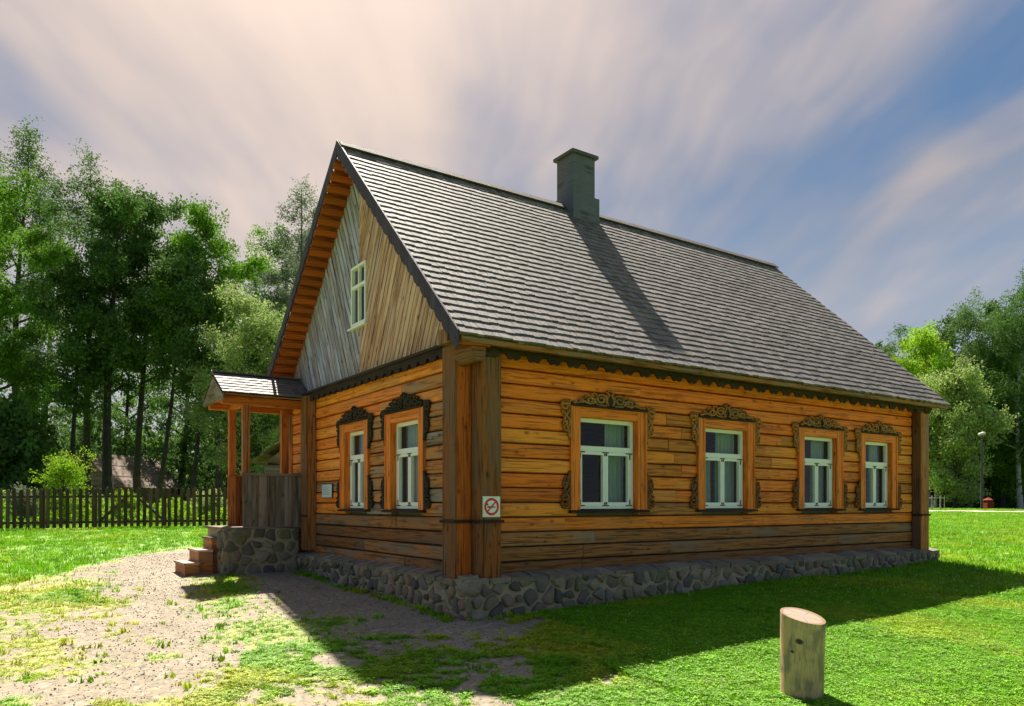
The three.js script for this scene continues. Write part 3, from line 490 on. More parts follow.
{
  const f = grp('stone_footing', house), FX = 0.27;
  add('mortar_bed', bx(-0.21, L + 0.26, -0.4, 0.45, -0.5, 0.235), mortar, f); add('mortar_bed', bx(-0.208, 0.6, -0.4, 0.448, -Wd, -0.5), mortar, f);
  const a = grp('stone_footing', house); a.position.set(0, 0, 0.235); stones(a, -0.2, L + 0.25, -0.06, 0.43, 0.185, [0.2, 0.42, 0.26, -0.01]);
  const b = grp('stone_footing', house); b.rotation.y = -Math.PI / 2; b.position.set(-0.21, 0, 0); stones(b, -5.3, 0.23, -0.05, 0.43, 0.18, [0.13, 0.24, 0.24, 0.0]);
  const c = grp('stone_footing', house); c.rotation.y = Math.PI / 2; c.position.set(L + 0.26, 0, 0); stones(c, -0.2, 1.2, 0.05, 0.43, 0.25);
  // big corner boulder
  const g = new THREE.IcosahedronGeometry(0.125, 3), p = g.attributes.position; for (let i = 0; i < p.count; i++) { const k = 0.85 + 0.35 * fbm(p.getX(i) * 9 + 4, p.getY(i) * 9 + p.getZ(i) * 7, 2); p.setXYZ(i, p.getX(i) * k * 1.15, p.getY(i) * k * 0.9, p.getZ(i) * k); } g.computeVertexNormals(); g.translate(-0.12, 0.37, 0.17); add('corner_stone', uvBox(g, 'x'), stM[0], f);
}
// ---------------------------------------------------------------- porch
{
  const ZN = -5.35, ZF = -6.4, XL = -1.12, FY = 0.93;
  const pf = grp('porch_footing', house); add('mortar_bed', bx(XL - 0.3, -0.2, -0.2, FY - 0.04, ZF - 0.08, ZN), mortar, pf);
  const a = grp('porch_footing', house); a.position.set(0, 0, ZN); stones(a, XL - 0.32, -0.22, 0.1, FY - 0.04, 0.22);
  const b = grp('porch_footing', house); b.rotation.y = -Math.PI / 2; b.position.set(XL - 0.3, 0, 0); stones(b, ZN - 0.3, ZN + 0.02, 0.1, FY - 0.06, 0.26);
  const fl = grp('porch_floor', house); for (let i = 0; i < 7; i++) add('floor_plank', bx(XL - 0.35, 0, FY - 0.04, FY, ZF - 0.08 + i * 0.163, ZF + 0.08 + i * 0.163), M.porchGrey, fl);
  // boarded railing towards the yard and its return
  const rl = grp('porch_railing', house); let x = XL;
  while (x < -0.06) { const w = Math.min(rr(0.11, 0.16), -0.03 - x); add('board', bx(x, x + w - 0.004, FY, 1.78, ZN - 0.03, ZN - 0.006 + rr(-0.003, 0.003), 'y'), pick([M.porchGrey, M.porchGrey2 ??= wood('grey', [0.72, 0.58, 0.5], 0.8), M.porchGrey3 ??= wood('grey', [0.5, 0.43, 0.39], 0.8)]), rl); x += w; }
  add('handrail', bx(XL - 0.03, 0, 1.78, 1.82, ZN - 0.07, ZN + 0.02), M.porchGrey, rl);
  const r2 = grp('porch_railing', house); for (let i = 0; i < 7; i++) add('board', bx(XL + 0.02 + i * 0.155, XL + 0.17 + i * 0.155, FY, 1.78, ZF - 0.03, ZF - 0.006, 'y'), M.porch, r2); add('handrail', bx(XL, 0, 1.78, 1.82, ZF - 0.07, ZF + 0.03), M.porch, r2);
  for (const [px, pz, m, y0] of [[XL + 0.06, ZN - 0.08, M.porch, 1.82], [XL + 0.06, ZF + 0.1, M.porchOrange, FY], [-0.1, ZF + 0.02, M.porchOrange, FY], [-0.3, ZN - 0.46, M.porchOrange, FY], [-0.07, ZN - 0.06, M.porch, FY]]) add('porch_post', bx(px - 0.055, px + 0.055, y0, 2.95, pz - 0.055, pz + 0.055, 'y'), m, house);
  add('newel_board', bx(XL - 0.03, XL + 0.1, FY, 1.8, ZF + 0.16, ZF + 0.2, 'y'), M.porch, house);
  const bm = grp('porch_beam', house);
  add('beam', bx(XL - 0.32, 0, 2.94, 3.05, ZN - 0.12, ZN - 0.02), M.porchOrange, bm); add('beam', bx(XL - 0.32, 0, 2.94, 3.05, ZF + 0.04, ZF + 0.14), M.porchOrange, bm); add('tie_beam', bx(XL, XL + 0.1, 2.945, 3.045, ZF + 0.14, ZN - 0.12), M.porchOrange, bm); add('ceiling_board', bx(XL - 0.3, 0, 3.051, 3.07, ZF, ZN), M.porchOrange, bm);
  // little gable roof
  const pr = grp('porch_roof', house), ZR = (ZN + ZF) / 2, ze = ZN + 0.16, ye = 3.1, yr = 3.5, run = ze - ZR, pt = Math.atan2(yr - ye, run), sl = Math.hypot(run, yr - ye), X0 = XL - 0.36, X1 = 0.0;
  for (const s of [1, -1]) {
    const g = bx(X0, X1, -0.04, -0.01, 0, sl); g.translate(0, 0, 0); const m = add('roof_deck', g, M.porch, pr); m.position.set(0, yr, ZR); m.rotation.x = s > 0 ? pt : Math.PI - pt; if (s < 0) { g.translate(0, 0.05, 0); }
    const R = 7, e = sl / R; for (let r = 0; r < R; r++) { let xx = X0 - 0.01; while (xx < X1) { const w = Math.min(rr(0.08, 0.12), X1 - xx); if (s > 0 || r === 0) { const g2 = new THREE.BoxGeometry(w - 0.003, 0.016, e * 1.9), o = add('shingle', uvBox(g2, 'z'), pick(shM), pr), d = sl - r * e - e * 0.8; o.position.set(xx + w / 2, yr - Math.sin(pt) * d + 0.012, ZR + s * Math.cos(pt) * d); o.rotation.x = s * (pt - 0.09); o.position.y += rr(0, 0.006); } xx += w; } }
  }
  add('gable_board', (() => { const g = extr(shp([[-run, ye - 0.1], [run, ye - 0.1], [run, ye], [0, yr - 0.02], [-run, ye]]), 0.03); g.rotateY(-Math.PI / 2); g.translate(X0 + 0.03, 0, ZR); return g; })(), M.porchGrey, pr);
  add('ridge_board', bx(X0 - 0.02, X1, yr + 0.012, yr + 0.035, ZR - 0.07, ZR + 0.07), shM[1], pr);
  // steps down to the yard
  const st = grp('porch_steps', house), gY = 0.1;
  const step = (x0, x1, y, z0, z1, m) => { add('tread', bx(x0 - 0.02, x1, y - 0.035, y, z0 - 0.02, z1 + 0.02, 'z'), m, st); add('riser', bx(x0, x1, gY, y - 0.036, z0, z1, 'z'), M.porch, st); };
  step(XL - 0.42, XL - 0.301, 0.76, ZF + 0.12, ZN - 0.34, M.porchGrey); step(XL - 0.64, XL - 0.421, 0.56, ZF + 0.1, ZN - 0.25, M.stepTop ??= wood('grey', [1.2, 0.95, 0.76], 0.8)); step(XL - 0.86, XL - 0.641, 0.36, ZF + 0.08, ZN - 0.2, M.stepTop);
}

// ---------------------------------------------------------------- signs on the house
{
  const c = document.createElement('canvas'); c.width = c.height = 256; const x = c.getContext('2d');
  x.fillStyle = '#e9e4da'; x.fillRect(0, 0, 256, 256); x.strokeStyle = '#c9c2b6'; x.lineWidth = 4; x.strokeRect(6, 6, 244, 244);
  x.fillStyle = '#1c1a1a'; x.fillRect(62, 122, 96, 20); x.fillRect(164, 122, 8, 20); x.fillRect(178, 122, 8, 20);
  x.beginPath(); x.moveTo(60, 112); x.quadraticCurveTo(40, 96, 62, 82); x.quadraticCurveTo(82, 92, 84, 112); x.fill();
  x.strokeStyle = '#d8101f'; x.lineWidth = 32; x.beginPath(); x.arc(128, 128, 94, 0, 7); x.stroke(); x.lineWidth = 22; x.beginPath(); x.moveTo(62, 194); x.lineTo(194, 62); x.stroke();
  const t = new THREE.CanvasTexture(c); t.colorSpace = THREE.SRGBColorSpace;
  const s = thing('prohibition_sign', 'square white no smoking sign with red ring on the corner boards', 'sign');
  s.position.set(0.135, 1.275, 0.216);
  const g = bx(-0.118, 0.118, -0.118, 0.118, 0, 0.004); add('backing_plate', g, M.white, s);
  const f = new THREE.PlaneGeometry(0.232, 0.232); f.translate(0, 0, 0.0055); add('printed_face', f, new THREE.MeshStandardMaterial({ map: t, roughness: 0.4 }), s);
  const c2 = document.createElement('canvas'); c2.width = 256; c2.height = 128; const y = c2.getContext('2d'); y.fillStyle = '#c9d3da'; y.fillRect(0, 0, 256, 128); y.fillStyle = '#7f8c96';
  for (let i = 0; i < 7; i++) y.fillRect(18, 20 + i * 13, 120 + (i * 53) % 90, 4);
  const t2 = new THREE.CanvasTexture(c2); t2.colorSpace = THREE.SRGBColorSpace;
  const p = thing('information_plaque', 'small pale information plaque fixed to the logs left of the gable windows', 'plaque');
  p.position.set(-0.034, 1.52, -4.42); p.rotation.y = -Math.PI / 2;
  add('frame', bx(-0.23, 0.23, -0.115, 0.115, 0, 0.012), M.iron, p); const f2 = new THREE.PlaneGeometry(0.44, 0.21); f2.translate(0, 0, 0.014); add('printed_face', f2, new THREE.MeshStandardMaterial({ map: t2, roughness: 0.3 }), p);
}
// ---------------------------------------------------------------- cut log post in the lawn
{
  const s = thing('log_stump', 'short upright peeled log post with slanted sawn top in the front lawn', 'post');
  const b = at(802, 5.7); s.position.set(b.x, gy(b.x, b.z) - 0.03, b.z);
  const N = 40, K = 14, pos = [], uv = [], Hh = 0.665, rad = (a, y) => 0.163 * (1 + 0.035 * Math.cos(2 * a + 1) + 0.02 * Math.cos(3 * a + y * 2) + 0.018 * (vn(a * 3, y * 4) - 0.5)) * (0.965 + 0.05 * y / Hh) ;
  // top plane falls towards the viewer's right
  const slope = (x, z) => { const r = x * RT.x + z * RT.z, f = x * FW.x + z * FW.z; return Hh - 0.16 * r + 0.22 * f - 0.02; };
  const V = (i, k) => { const a = i / N * 6.28319, y0 = k / K, r = rad(a, y0 * Hh), x = Math.cos(a) * r + 0.012 * y0, z = Math.sin(a) * r; return [x, y0 * slope(x, z), z]; };
  for (let k = 0; k < K; k++) for (let i = 0; i < N; i++) { for (const [p, q] of [[i, k], [i + 1, k + 1], [i + 1, k], [i, k], [i, k + 1], [i + 1, k + 1]]) { pos.push(...V(p, q)); uv.push(q / K * Hh, p / N * 0.94); } }
  const g = new THREE.BufferGeometry(); g.setAttribute('position', new THREE.Float32BufferAttribute(pos, 3)); g.setAttribute('uv', new THREE.Float32BufferAttribute(uv, 2)); g.computeVertexNormals();
  const bark = tex(512, 512, (u, v) => { const st = tn(u, v, 4, 26, 4, 4), a = tn(u, v, 5, 4, 4, 8), f = tn(u, v, 10, 120, 2, 18); let c = mix3([0.52, 0.33, 0.16], [0.27, 0.19, 0.115], sm(0.4, 0.62, st * 0.6 + a * 0.4)); c = mix3(c, [0.10, 0.09, 0.055], sm(0.5, 0.72, a) * 0.55); c = mix3(c, [0.06, 0.04, 0.02], sm(0.58, 0.8, f) * 0.35); for (const [ku, kv, r] of [[0.76, 0.425, 0.026], [0.62, 0.475, 0.014], [0.3, 0.75, 0.012]]) { const q = Math.hypot((u - ku) * 0.8, (v - kv)) / r; c = mix3(c, [0.03, 0.02, 0.012], 1 - sm(0.7, 1.3, q)); } return c; }, [Hh, 0.94]);
  add('trunk', g, new THREE.MeshStandardMaterial({ map: bark, bumpMap: bumpWood, bumpScale: 0.004, roughness: 0.75 }), s);
  const cp = [], cu = []; for (let i = 0; i < N; i++) for (let k = 0; k < 4; k++) { const W = (i2, f) => { const [x, y, z] = V(i2, K); return [x * f, slope(x * f, z * f), z * f]; }; const f0 = k / 4, f1 = (k + 1) / 4; for (const [p, f] of [[i, f0], [i + 1, f1], [i, f1], [i, f0], [i + 1, f0], [i + 1, f1]]) { const q = W(p, f); cp.push(...q); cu.push(0.5 + q[0] / 0.36, 0.5 + q[2] / 0.36); } }
  const cg = new THREE.BufferGeometry(); cg.setAttribute('position', new THREE.Float32BufferAttribute(cp, 3)); cg.setAttribute('uv', new THREE.Float32BufferAttribute(cu, 2)); cg.computeVertexNormals();
  const et = tex(256, 256, (u, v) => { const dx = u - 0.5, dy = v - 0.5, r = Math.hypot(dx, dy) + (vn(u * 6, v * 6) - 0.5) * 0.03, k = 0.5 + 0.5 * Math.sin(r * 150), a = Math.atan2(dy, dx), cr = Math.abs(Math.sin(a * 2.5 + 0.6 + (vn(r * 14, 3) - 0.5) * 0.5)) < 0.07 * (0.4 + vn(r * 30, 1)) && r > 0.04 ? 1 : 0; let c = mix3([0.30, 0.225, 0.155], [0.20, 0.14, 0.09], k * 0.7); c = mix3(c, [0.235, 0.205, 0.18], sm(0.45, 0.7, fbm(u * 7, v * 7, 3))); c = mix3(c, [0.05, 0.035, 0.025], cr * 0.9); return mix3(c, [0.20, 0.11, 0.045], sm(0.36, 0.4, r)); });
  add('sawn_top', cg, new THREE.MeshStandardMaterial({ map: et, roughness: 0.8 }), s);
}
// ---------------------------------------------------------------- picket fence with a double gate
{
  const f = thing('picket_fence', 'dark weathered picket fence with a braced double gate in front of the wood', 'fence');
  const A = at(-40, 22.6), B = at(330, 24.9), n = Math.round(A.distanceTo(B) / 0.182), d = new THREE.Vector3().subVectors(B, A).setY(0).normalize(), ry = -Math.atan2(d.z, d.x);
  const pk = [0, 1, 2].map((k) => { const w = 0.1, g = extr(shp([[-w / 2, 0], [w / 2, 0], [w / 2, 1.17], [0, 1.2 + k * 0.008], [-w / 2, 1.17]]), 0.022, 'y'); return g; });
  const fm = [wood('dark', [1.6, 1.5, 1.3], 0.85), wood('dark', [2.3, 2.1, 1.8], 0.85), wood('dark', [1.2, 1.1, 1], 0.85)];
  const P = (i) => { const p = A.clone().lerp(B, i / n); p.y = gy(p.x, p.z); return p; };
  for (let i = 0; i <= n; i++) { const p = P(i), o = add('picket', pk[i % 3], pick(fm), f); o.position.set(p.x, p.y + 0.03, p.z); o.rotation.y = ry; o.rotation.z = rr(-0.012, 0.012); o.scale.y = rr(0.98, 1.03); }
  for (let i = 0; i < n; i += 10) { const p = P(i), q = P(Math.min(n, i + 10)), l = Math.hypot(q.x - p.x, q.z - p.z), up = Math.atan2(q.y - p.y, l); for (const y of [0.2, 0.98]) { const o = add('rail', bx(0, l, -0.035, 0.035, -0.045, -0.002), fm[0], f); o.position.set(p.x, p.y + y, p.z); o.rotation.set(0, ry, up, 'YXZ'); } }
  const iAt = (px) => { let b = 0, e = 1e9; for (let i = 0; i <= n; i++) { const p = P(i), w = new THREE.Vector3().subVectors(p, EYE), u = 512 + FPX * w.dot(RT) / w.dot(FW); if (Math.abs(u - px) < e) { e = Math.abs(u - px); b = i; } } return b; };
  for (const px of [-8, 40, 93, 165, 215]) { const p = P(iAt(px)), o = add('fence_post', bx(-0.06, 0.06, -0.1, 1.24, -0.17, -0.05, 'y'), fm[0], f); o.position.copy(p); o.rotation.y = ry; }
  for (const [a, b] of [[97, 124], [163, 136]]) { const p = P(iAt(a)), q = P(iAt(b)), l = Math.hypot(q.x - p.x, q.z - p.z), g = bx(0, Math.hypot(l, 0.68), -0.04, 0.04, -0.04, -0.003), o = add('gate_brace', g, fm[0], f), dd = new THREE.Vector3().subVectors(q, p); o.position.set(p.x, p.y + 0.24, p.z); o.rotation.set(0, -Math.atan2(dd.z, dd.x), Math.atan2(0.68, l), 'YXZ'); if (b < a) { g.translate(0, 0, 0.043); } }
}
// ---------------------------------------------------------------- outbuildings in the wood
function outbuilding(label, px, dep, turn, w, d, h, rh, cat) {
  const b = at(px, dep), o = thing('log_outbuilding', label, cat); o.position.set(b.x, gy(b.x, b.z) - 0.1, b.z); o.rotation.y = turn;
  const n = Math.round(h / 0.22); for (let i = 0; i < n; i++) { add('wall_log', bx(-w / 2, w / 2, i * 0.22, i * 0.22 + 0.212, d / 2 - 0.1, d / 2), M.porchGrey, o); add('wall_log', bx(-w / 2, -w / 2 + 0.1, i * 0.22, i * 0.22 + 0.212, -d / 2, d / 2 - 0.101), M.porchGrey, o); }
  add('wall', bx(-w / 2 + 0.1, w / 2, 0, h, -d / 2, -d / 2 + 0.1), M.porchGrey, o); add('wall', bx(w / 2 - 0.1, w / 2, 0, h, -d / 2 + 0.1, d / 2 - 0.11), M.porch, o);
  for (const s of [-1, 1]) { const L2 = Math.hypot(d / 2 + 0.4, rh); const r = grp('roof_slope', o); r.position.set(0, h + rh, 0); r.rotation.x = s > 0 ? Math.atan2(rh, d / 2 + 0.4) : Math.PI - Math.atan2(rh, d / 2 + 0.4);
    for (let k = 0; k < 6; k++) add('roof_board', bx(-w / 2 - 0.4, w / 2 + 0.4, s > 0 ? k % 2 * 0.03 : -0.06 + k % 2 * 0.03, s > 0 ? 0.03 + k % 2 * 0.03 : -0.03 + k % 2 * 0.03, k * L2 / 6, (k + 1.15) * L2 / 6), M.porchGrey, r); }
  const g = extr(shp([[-d / 2, h], [d / 2, h], [0, h + rh * 0.86]]), 0.08); g.rotateY(Math.PI / 2); for (const x of [-w / 2, w / 2 - 0.08]) add('gable', g.clone().translate(x, 0, 0), M.porchGrey, o);
}
outbuilding('low shed with pale board roof half hidden behind the porch posts', 341, 33, 0.97, 5, 5, 2.3, 2, 'shed');
outbuilding('grey-roofed barn standing among the tree trunks beyond the fence gate', 122, 62, 0.7, 7, 5, 1.7, 2.6, 'barn');

// ---------------------------------------------------------------- trees
const leafGeo = (() => {                                  // twig with folded leaves, about 0.8 m long
  const mk = (n, len, sz, s0) => { const q = seed; seed = s0; const pos = [], v = new THREE.Vector3();
    for (let i = 0; i < n; i++) {
      const c = new THREE.Vector3(rr(-0.5, 0.5) * len, gauss() * 0.2 * len, gauss() * 0.24 * len), a = new THREE.Vector3(gauss(), gauss() - 0.35, gauss()).normalize(), b = new THREE.Vector3(gauss(), gauss(), gauss()).cross(a).normalize(), nn = new THREE.Vector3().crossVectors(a, b), L3 = sz * rr(0.7, 1.3), Wf = L3 * 0.36;
      const A = c.clone().addScaledVector(a, -L3 / 2), B = c.clone().addScaledVector(a, L3 / 2), C = c.clone().addScaledVector(b, Wf).addScaledVector(nn, Wf * 0.35), D = c.clone().addScaledVector(b, -Wf).addScaledVector(nn, Wf * 0.35);
      for (const p of [A, B, C, A, D, B]) pos.push(p.x, p.y, p.z);
    } seed = q; const g = new THREE.BufferGeometry(); g.setAttribute('position', new THREE.Float32BufferAttribute(pos, 3)); g.computeVertexNormals(); return g; };
  return { fine: mk(16, 0.85, 0.105, 101), mid: mk(13, 0.8, 0.15, 202), big: mk(11, 0.8, 0.21, 303), huge: mk(14, 1.5, 0.34, 404) };
})();
const leafMat = (c, tr = 0.45) => { const m = new THREE.MeshPhysicalMaterial({ color: new THREE.Color().setRGB(...c), roughness: 0.75, transmission: tr, thickness: 0, side: THREE.DoubleSide, specularIntensity: 0.2 }); return m; };
const LM = { birch: leafMat([0.10, 0.19, 0.042], 0.48), maple: leafMat([0.115, 0.25, 0.018], 0.52), dark: leafMat([0.08, 0.17, 0.032], 0.48), silver: leafMat([0.17, 0.22, 0.14]), lime: leafMat([0.25, 0.42, 0.018], 0.55), willow: leafMat([0.30, 0.40, 0.13], 0.5) };
const barkM = new THREE.MeshStandardMaterial({ map: tex(256, 256, (u, v) => { const a = tn(u, v, 20, 5, 4, 3), k = 0.5 + a; return [0.036 * k, 0.030 * k, 0.025 * k]; }, [1, 1]), roughness: 0.95 });
const barkB = new THREE.MeshStandardMaterial({ map: tex(256, 256, (u, v) => { const a = tn(u, v, 30, 6, 4, 3), k = sm(0.52, 0.7, a); return mix3([0.36, 0.34, 0.32], [0.05, 0.045, 0.04], k); }, [1, 1]), roughness: 0.85 });
function tree(name, label, cat, group, o) {
  const s0 = seed; seed = (o.seed ?? 1) * 7919 + 13;
  const k0 = o.dep > 30 && o.px < 400 && !o.keep ? 1.2 : 1; o = { ...o, dep: o.dep * k0, h: o.h * k0 * (k0 > 1 && o.h > 9 ? 1.05 : 1), rad: o.rad * k0, ls: (o.ls ?? 1) * (k0 > 1 ? 1.12 : 1) };
  const b = at(o.px, o.dep), r = thing(name, label, cat, group); r.position.set(b.x, gy(b.x, b.z) - 0.05, b.z);
  const H = o.h, R = o.rad, tr = (o.tr ?? H * 0.011 + 0.05) * 0.85, lean = o.lean ?? 0, cb = o.cb ?? 0.25, bark = o.bark ?? barkM;
  const P = (t) => new THREE.Vector3(RT.x, 0, RT.z).multiplyScalar(lean * H * t * t + Math.sin(t * 5 + (o.seed ?? 0)) * 0.012 * H).add(new THREE.Vector3(Math.sin(t * 4 + (o.seed ?? 0) * 2) * 0.01 * H, t * H * 0.9, 0));
  const N = 9, pts = [], ra = []; for (let i = 0; i <= N; i++) { const t = i / N; pts.push(P(t)); ra.push(tr * Math.max(0.06, (1 - t) ** 0.85) * (t < 0.02 ? 1.35 : 1)); }
  add('trunk', taperTube(pts, ra, 8), bark, r);
  const lim = [], ends = [], n = o.limbs ?? 22, pf = o.prof ?? ((t) => Math.sin((0.1 + 0.84 * t) * Math.PI) ** 0.55);
  for (let i = 0; i < n; i++) {
    const t = cb + (0.97 - cb) * ((i + rnd() * 0.8) / n), az = i * 2.4 + rr(-0.5, 0.5), q = (t - cb) / (1 - cb), l = R * Math.max(0.16, pf(q)) * rr(0.6, 1.15), s = P(t * 0.97);
    const up = (o.rise ?? 0.5) * rr(0.6, 1.5), dir = new THREE.Vector3(Math.cos(az), up, Math.sin(az)), e = s.clone().addScaledVector(dir, l), m = s.clone().addScaledVector(dir, l * 0.5).add(new THREE.Vector3(gauss() * 0.1 * l, 0.05 * l, gauss() * 0.1 * l)); e.y -= (o.droop ?? 0) * l;
    const r0 = tr * (1 - t) * 0.5 + 0.018; lim.push(taperTube([s, m, e], [r0, r0 * 0.6, 0.01], 5)); ends.push([s, m, e, l]);
  }
  { const s = P(0.9), e = P(1).add(new THREE.Vector3(0, H * 0.02, 0)); for (let i = 0; i < 3; i++) ends.push([s, s.clone().lerp(e, 0.5), e.clone().add(new THREE.Vector3(gauss() * 0.5, gauss() * 0.3 + 0.25, gauss() * 0.5).multiplyScalar(Math.min(1, H / 6))), R * 0.3]); }
  add('branches', mergeGeometries(lim), bark, r);
  const K = Math.round(o.sprays * (o.dep > 32 ? (o.px < 400 ? 1.3 : 1.35) : 1)), im = new THREE.InstancedMesh(leafGeo[o.leaf ?? 'mid'], o.mat, K), mt = new THREE.Matrix4(), qn = new THREE.Quaternion(), eu = new THREE.Euler(), cl = new THREE.Color(), tot = ends.reduce((a, e) => a + e[3], 0); let k = 0;
  const cs = ends.map((e) => { const c = []; const m = 2 + Math.floor(e[3] * 1.1); for (let i = 0; i < m; i++) { const f = rr(0.3, 1.08), p = f < 0.5 ? e[0].clone().lerp(e[1], f * 2) : e[1].clone().lerp(e[2], (f - 0.5) * 2); p.add(new THREE.Vector3(gauss() * 0.3, gauss() * 0.25, gauss() * 0.3).multiplyScalar(Math.min(1, H / 5))); c.push([p, rr(0.35, 0.85) * Math.min(1, H / 5), rr(0.75, 1.25)]); } return c; });
  while (k < K) {
    let w = rnd() * tot, i = 0; while (i < ends.length - 1 && (w -= ends[i][3]) > 0) i++;
    const [c, cr, tone] = pick(cs[i]), hang = (o.hang ?? 0) * rnd() ** 1.5;
    const p = c.clone().add(new THREE.Vector3(gauss() * cr, gauss() * cr * 0.7 - hang, gauss() * cr)); if (p.y < 0.4) p.y = 0.4 + rnd() * 0.5;
    eu.set(rr(-0.7, 0.7), rnd() * 6.283, rr(-0.7, 0.7) - (o.hang ? rr(0.5, 1.3) : 0)); qn.setFromEuler(eu); const s = rr(0.65, 1.25) * (o.ls ?? 1);
    mt.compose(p, qn, new THREE.Vector3(s, s, s)); im.setMatrixAt(k, mt); const v = tone * rr(0.8, 1.2); cl.setRGB(v * rr(0.9, 1.15), v, v * rr(0.85, 1.1)); im.setColorAt(k, cl); k++;
  }
  im.name = 'crown'; im.userData.kind = 'stuff'; im.castShadow = im.receiveShadow = true; r.add(im); seed = s0; return r;
}
const WG = 'tall trees of the wood behind the fence', RG = 'trees of the wood beyond the lawn';
const HH = (top, dep) => 1.3 + (504.5 - top) / FPX * dep - 0.9;       // height of a tree whose tip shows at that row
const LT = [
  ['maple_tree', 'broad bright-green leafy tree at the far left edge of the photo', { px: -12, dep: 36, h: HH(175, 36), rad: 4.6, cb: 0.14, mat: LM.maple, leaf: 'mid', sprays: 2500, limbs: 30, seed: 1 }],
  ['birch_tree', 'tallest drooping tree at the left edge, its tip highest of the wood', { px: 22, dep: 44, h: HH(112, 44), rad: 3.2, cb: 0.3, mat: LM.dark, leaf: 'fine', sprays: 2300, limbs: 28, hang: 1.4, seed: 2 }],
  ['birch_tree', 'tall dark tree with two-lobed crown behind the bright sapling', { px: 88, dep: 42, h: HH(150, 42), rad: 2.9, cb: 0.28, mat: LM.birch, leaf: 'fine', sprays: 2200, limbs: 26, hang: 1, seed: 3 }],
  ['ash_tree', 'tall tree with thick leaning dark trunk just behind the fence gate', { px: 108, dep: 39, h: HH(172, 39), rad: 2.6, cb: 0.36, mat: LM.dark, leaf: 'mid', sprays: 1600, limbs: 24, lean: 0.035, tr: 0.36, seed: 4 }],
  ['ash_tree', 'tall dark tree with feathery top between the two gate-side trunks', { px: 143, dep: 41, h: HH(178, 41), rad: 2.4, cb: 0.4, mat: LM.dark, leaf: 'mid', sprays: 1500, limbs: 22, tr: 0.28, seed: 5 }],
  ['alder_tree', 'slender leaning tree whose twin trunks slope right behind the gate', { px: 160, dep: 40, h: HH(235, 40), rad: 1.7, cb: 0.5, mat: LM.birch, leaf: 'mid', sprays: 700, limbs: 18, lean: 0.11, tr: 0.2, seed: 6 }],
  ['maple_tree', 'round-topped bright green tree rising above the porch roof', { px: 212, dep: 40, h: HH(205, 40), rad: 2.6, cb: 0.3, mat: LM.maple, leaf: 'mid', sprays: 1900, limbs: 28, seed: 7 }],
  ['willow_tree', 'lower pale yellow-green tree in front of the round-topped one by the porch', { px: 246, dep: 36, h: HH(290, 36), rad: 2.6, cb: 0.15, mat: LM.willow, leaf: 'fine', sprays: 1700, limbs: 24, seed: 8 }],
  ['aspen_tree', 'tall airy silvery tree half hidden by the gable roof edge', { px: 297, dep: 46, h: HH(172, 46), rad: 2.7, cb: 0.2, mat: LM.silver, leaf: 'fine', sprays: 1900, limbs: 26, hang: 0.6, seed: 9 }],
  ['spruce_tree', 'dark dense evergreen low behind the fence at the left edge', { px: 8, dep: 33, h: 4.9, rad: 2.5, cb: 0.03, mat: LM.dark, leaf: 'big', sprays: 1300, limbs: 26, prof: (t) => 1 - t * 0.7, rise: 0.05, seed: 10 }],
  ['alder_tree', 'thin dark trunk and narrow crown directly behind the lime sapling', { px: 76, dep: 38, h: HH(260, 38), rad: 2, cb: 0.42, mat: LM.dark, leaf: 'mid', sprays: 800, limbs: 18, tr: 0.2, seed: 11 }],
  ['alder_tree', 'thin dark trunk just left of the porch posts', { px: 196, dep: 38, h: HH(250, 38), rad: 1.9, cb: 0.45, mat: LM.birch, leaf: 'mid', sprays: 700, limbs: 18, tr: 0.18, lean: -0.02, seed: 12 }],
  ['alder_tree', 'slim tree seen between the porch posts', { px: 268, dep: 38, h: HH(320, 38), rad: 2.1, cb: 0.2, mat: LM.dark, leaf: 'mid', sprays: 1000, limbs: 18, tr: 0.15, seed: 13 }],
];
for (const [n, l, o] of LT) tree(n, l, 'tree', WG, o);
[[48, 52, 205, 'birch'], [182, 56, 255, 'birch'], [262, 56, 235, 'maple'], [-50, 44, 150, 'birch'], [128, 58, 290, 'maple'], [285, 50, 225, 'birch'], [232, 54, 270, 'birch'], [318, 54, 250, 'maple']].forEach(([px, dep, top, m], i) => tree('wood_tree', ['deeper tree showing between the tallest left tree and the two-lobed one', 'deeper tree filling the gap just beyond the slender leaning tree', 'deeper bright green tree between the round-topped tree and the airy silvery one', 'deeper tree at the photo edge beside the broad bright-green tree', 'low deeper tree behind the grey-roofed barn', 'deeper tree close behind the airy silvery tree', 'deeper tree behind the pale yellow-green tree by the porch', 'deeper tree almost wholly hidden behind the gable roof edge'][i], 'tree', 'deeper trees of the wood behind the fence', { px, dep, h: HH(top, dep), rad: 3, cb: 0.14, mat: LM[m], leaf: 'mid', sprays: 1100, limbs: 24, seed: 30 + i }));
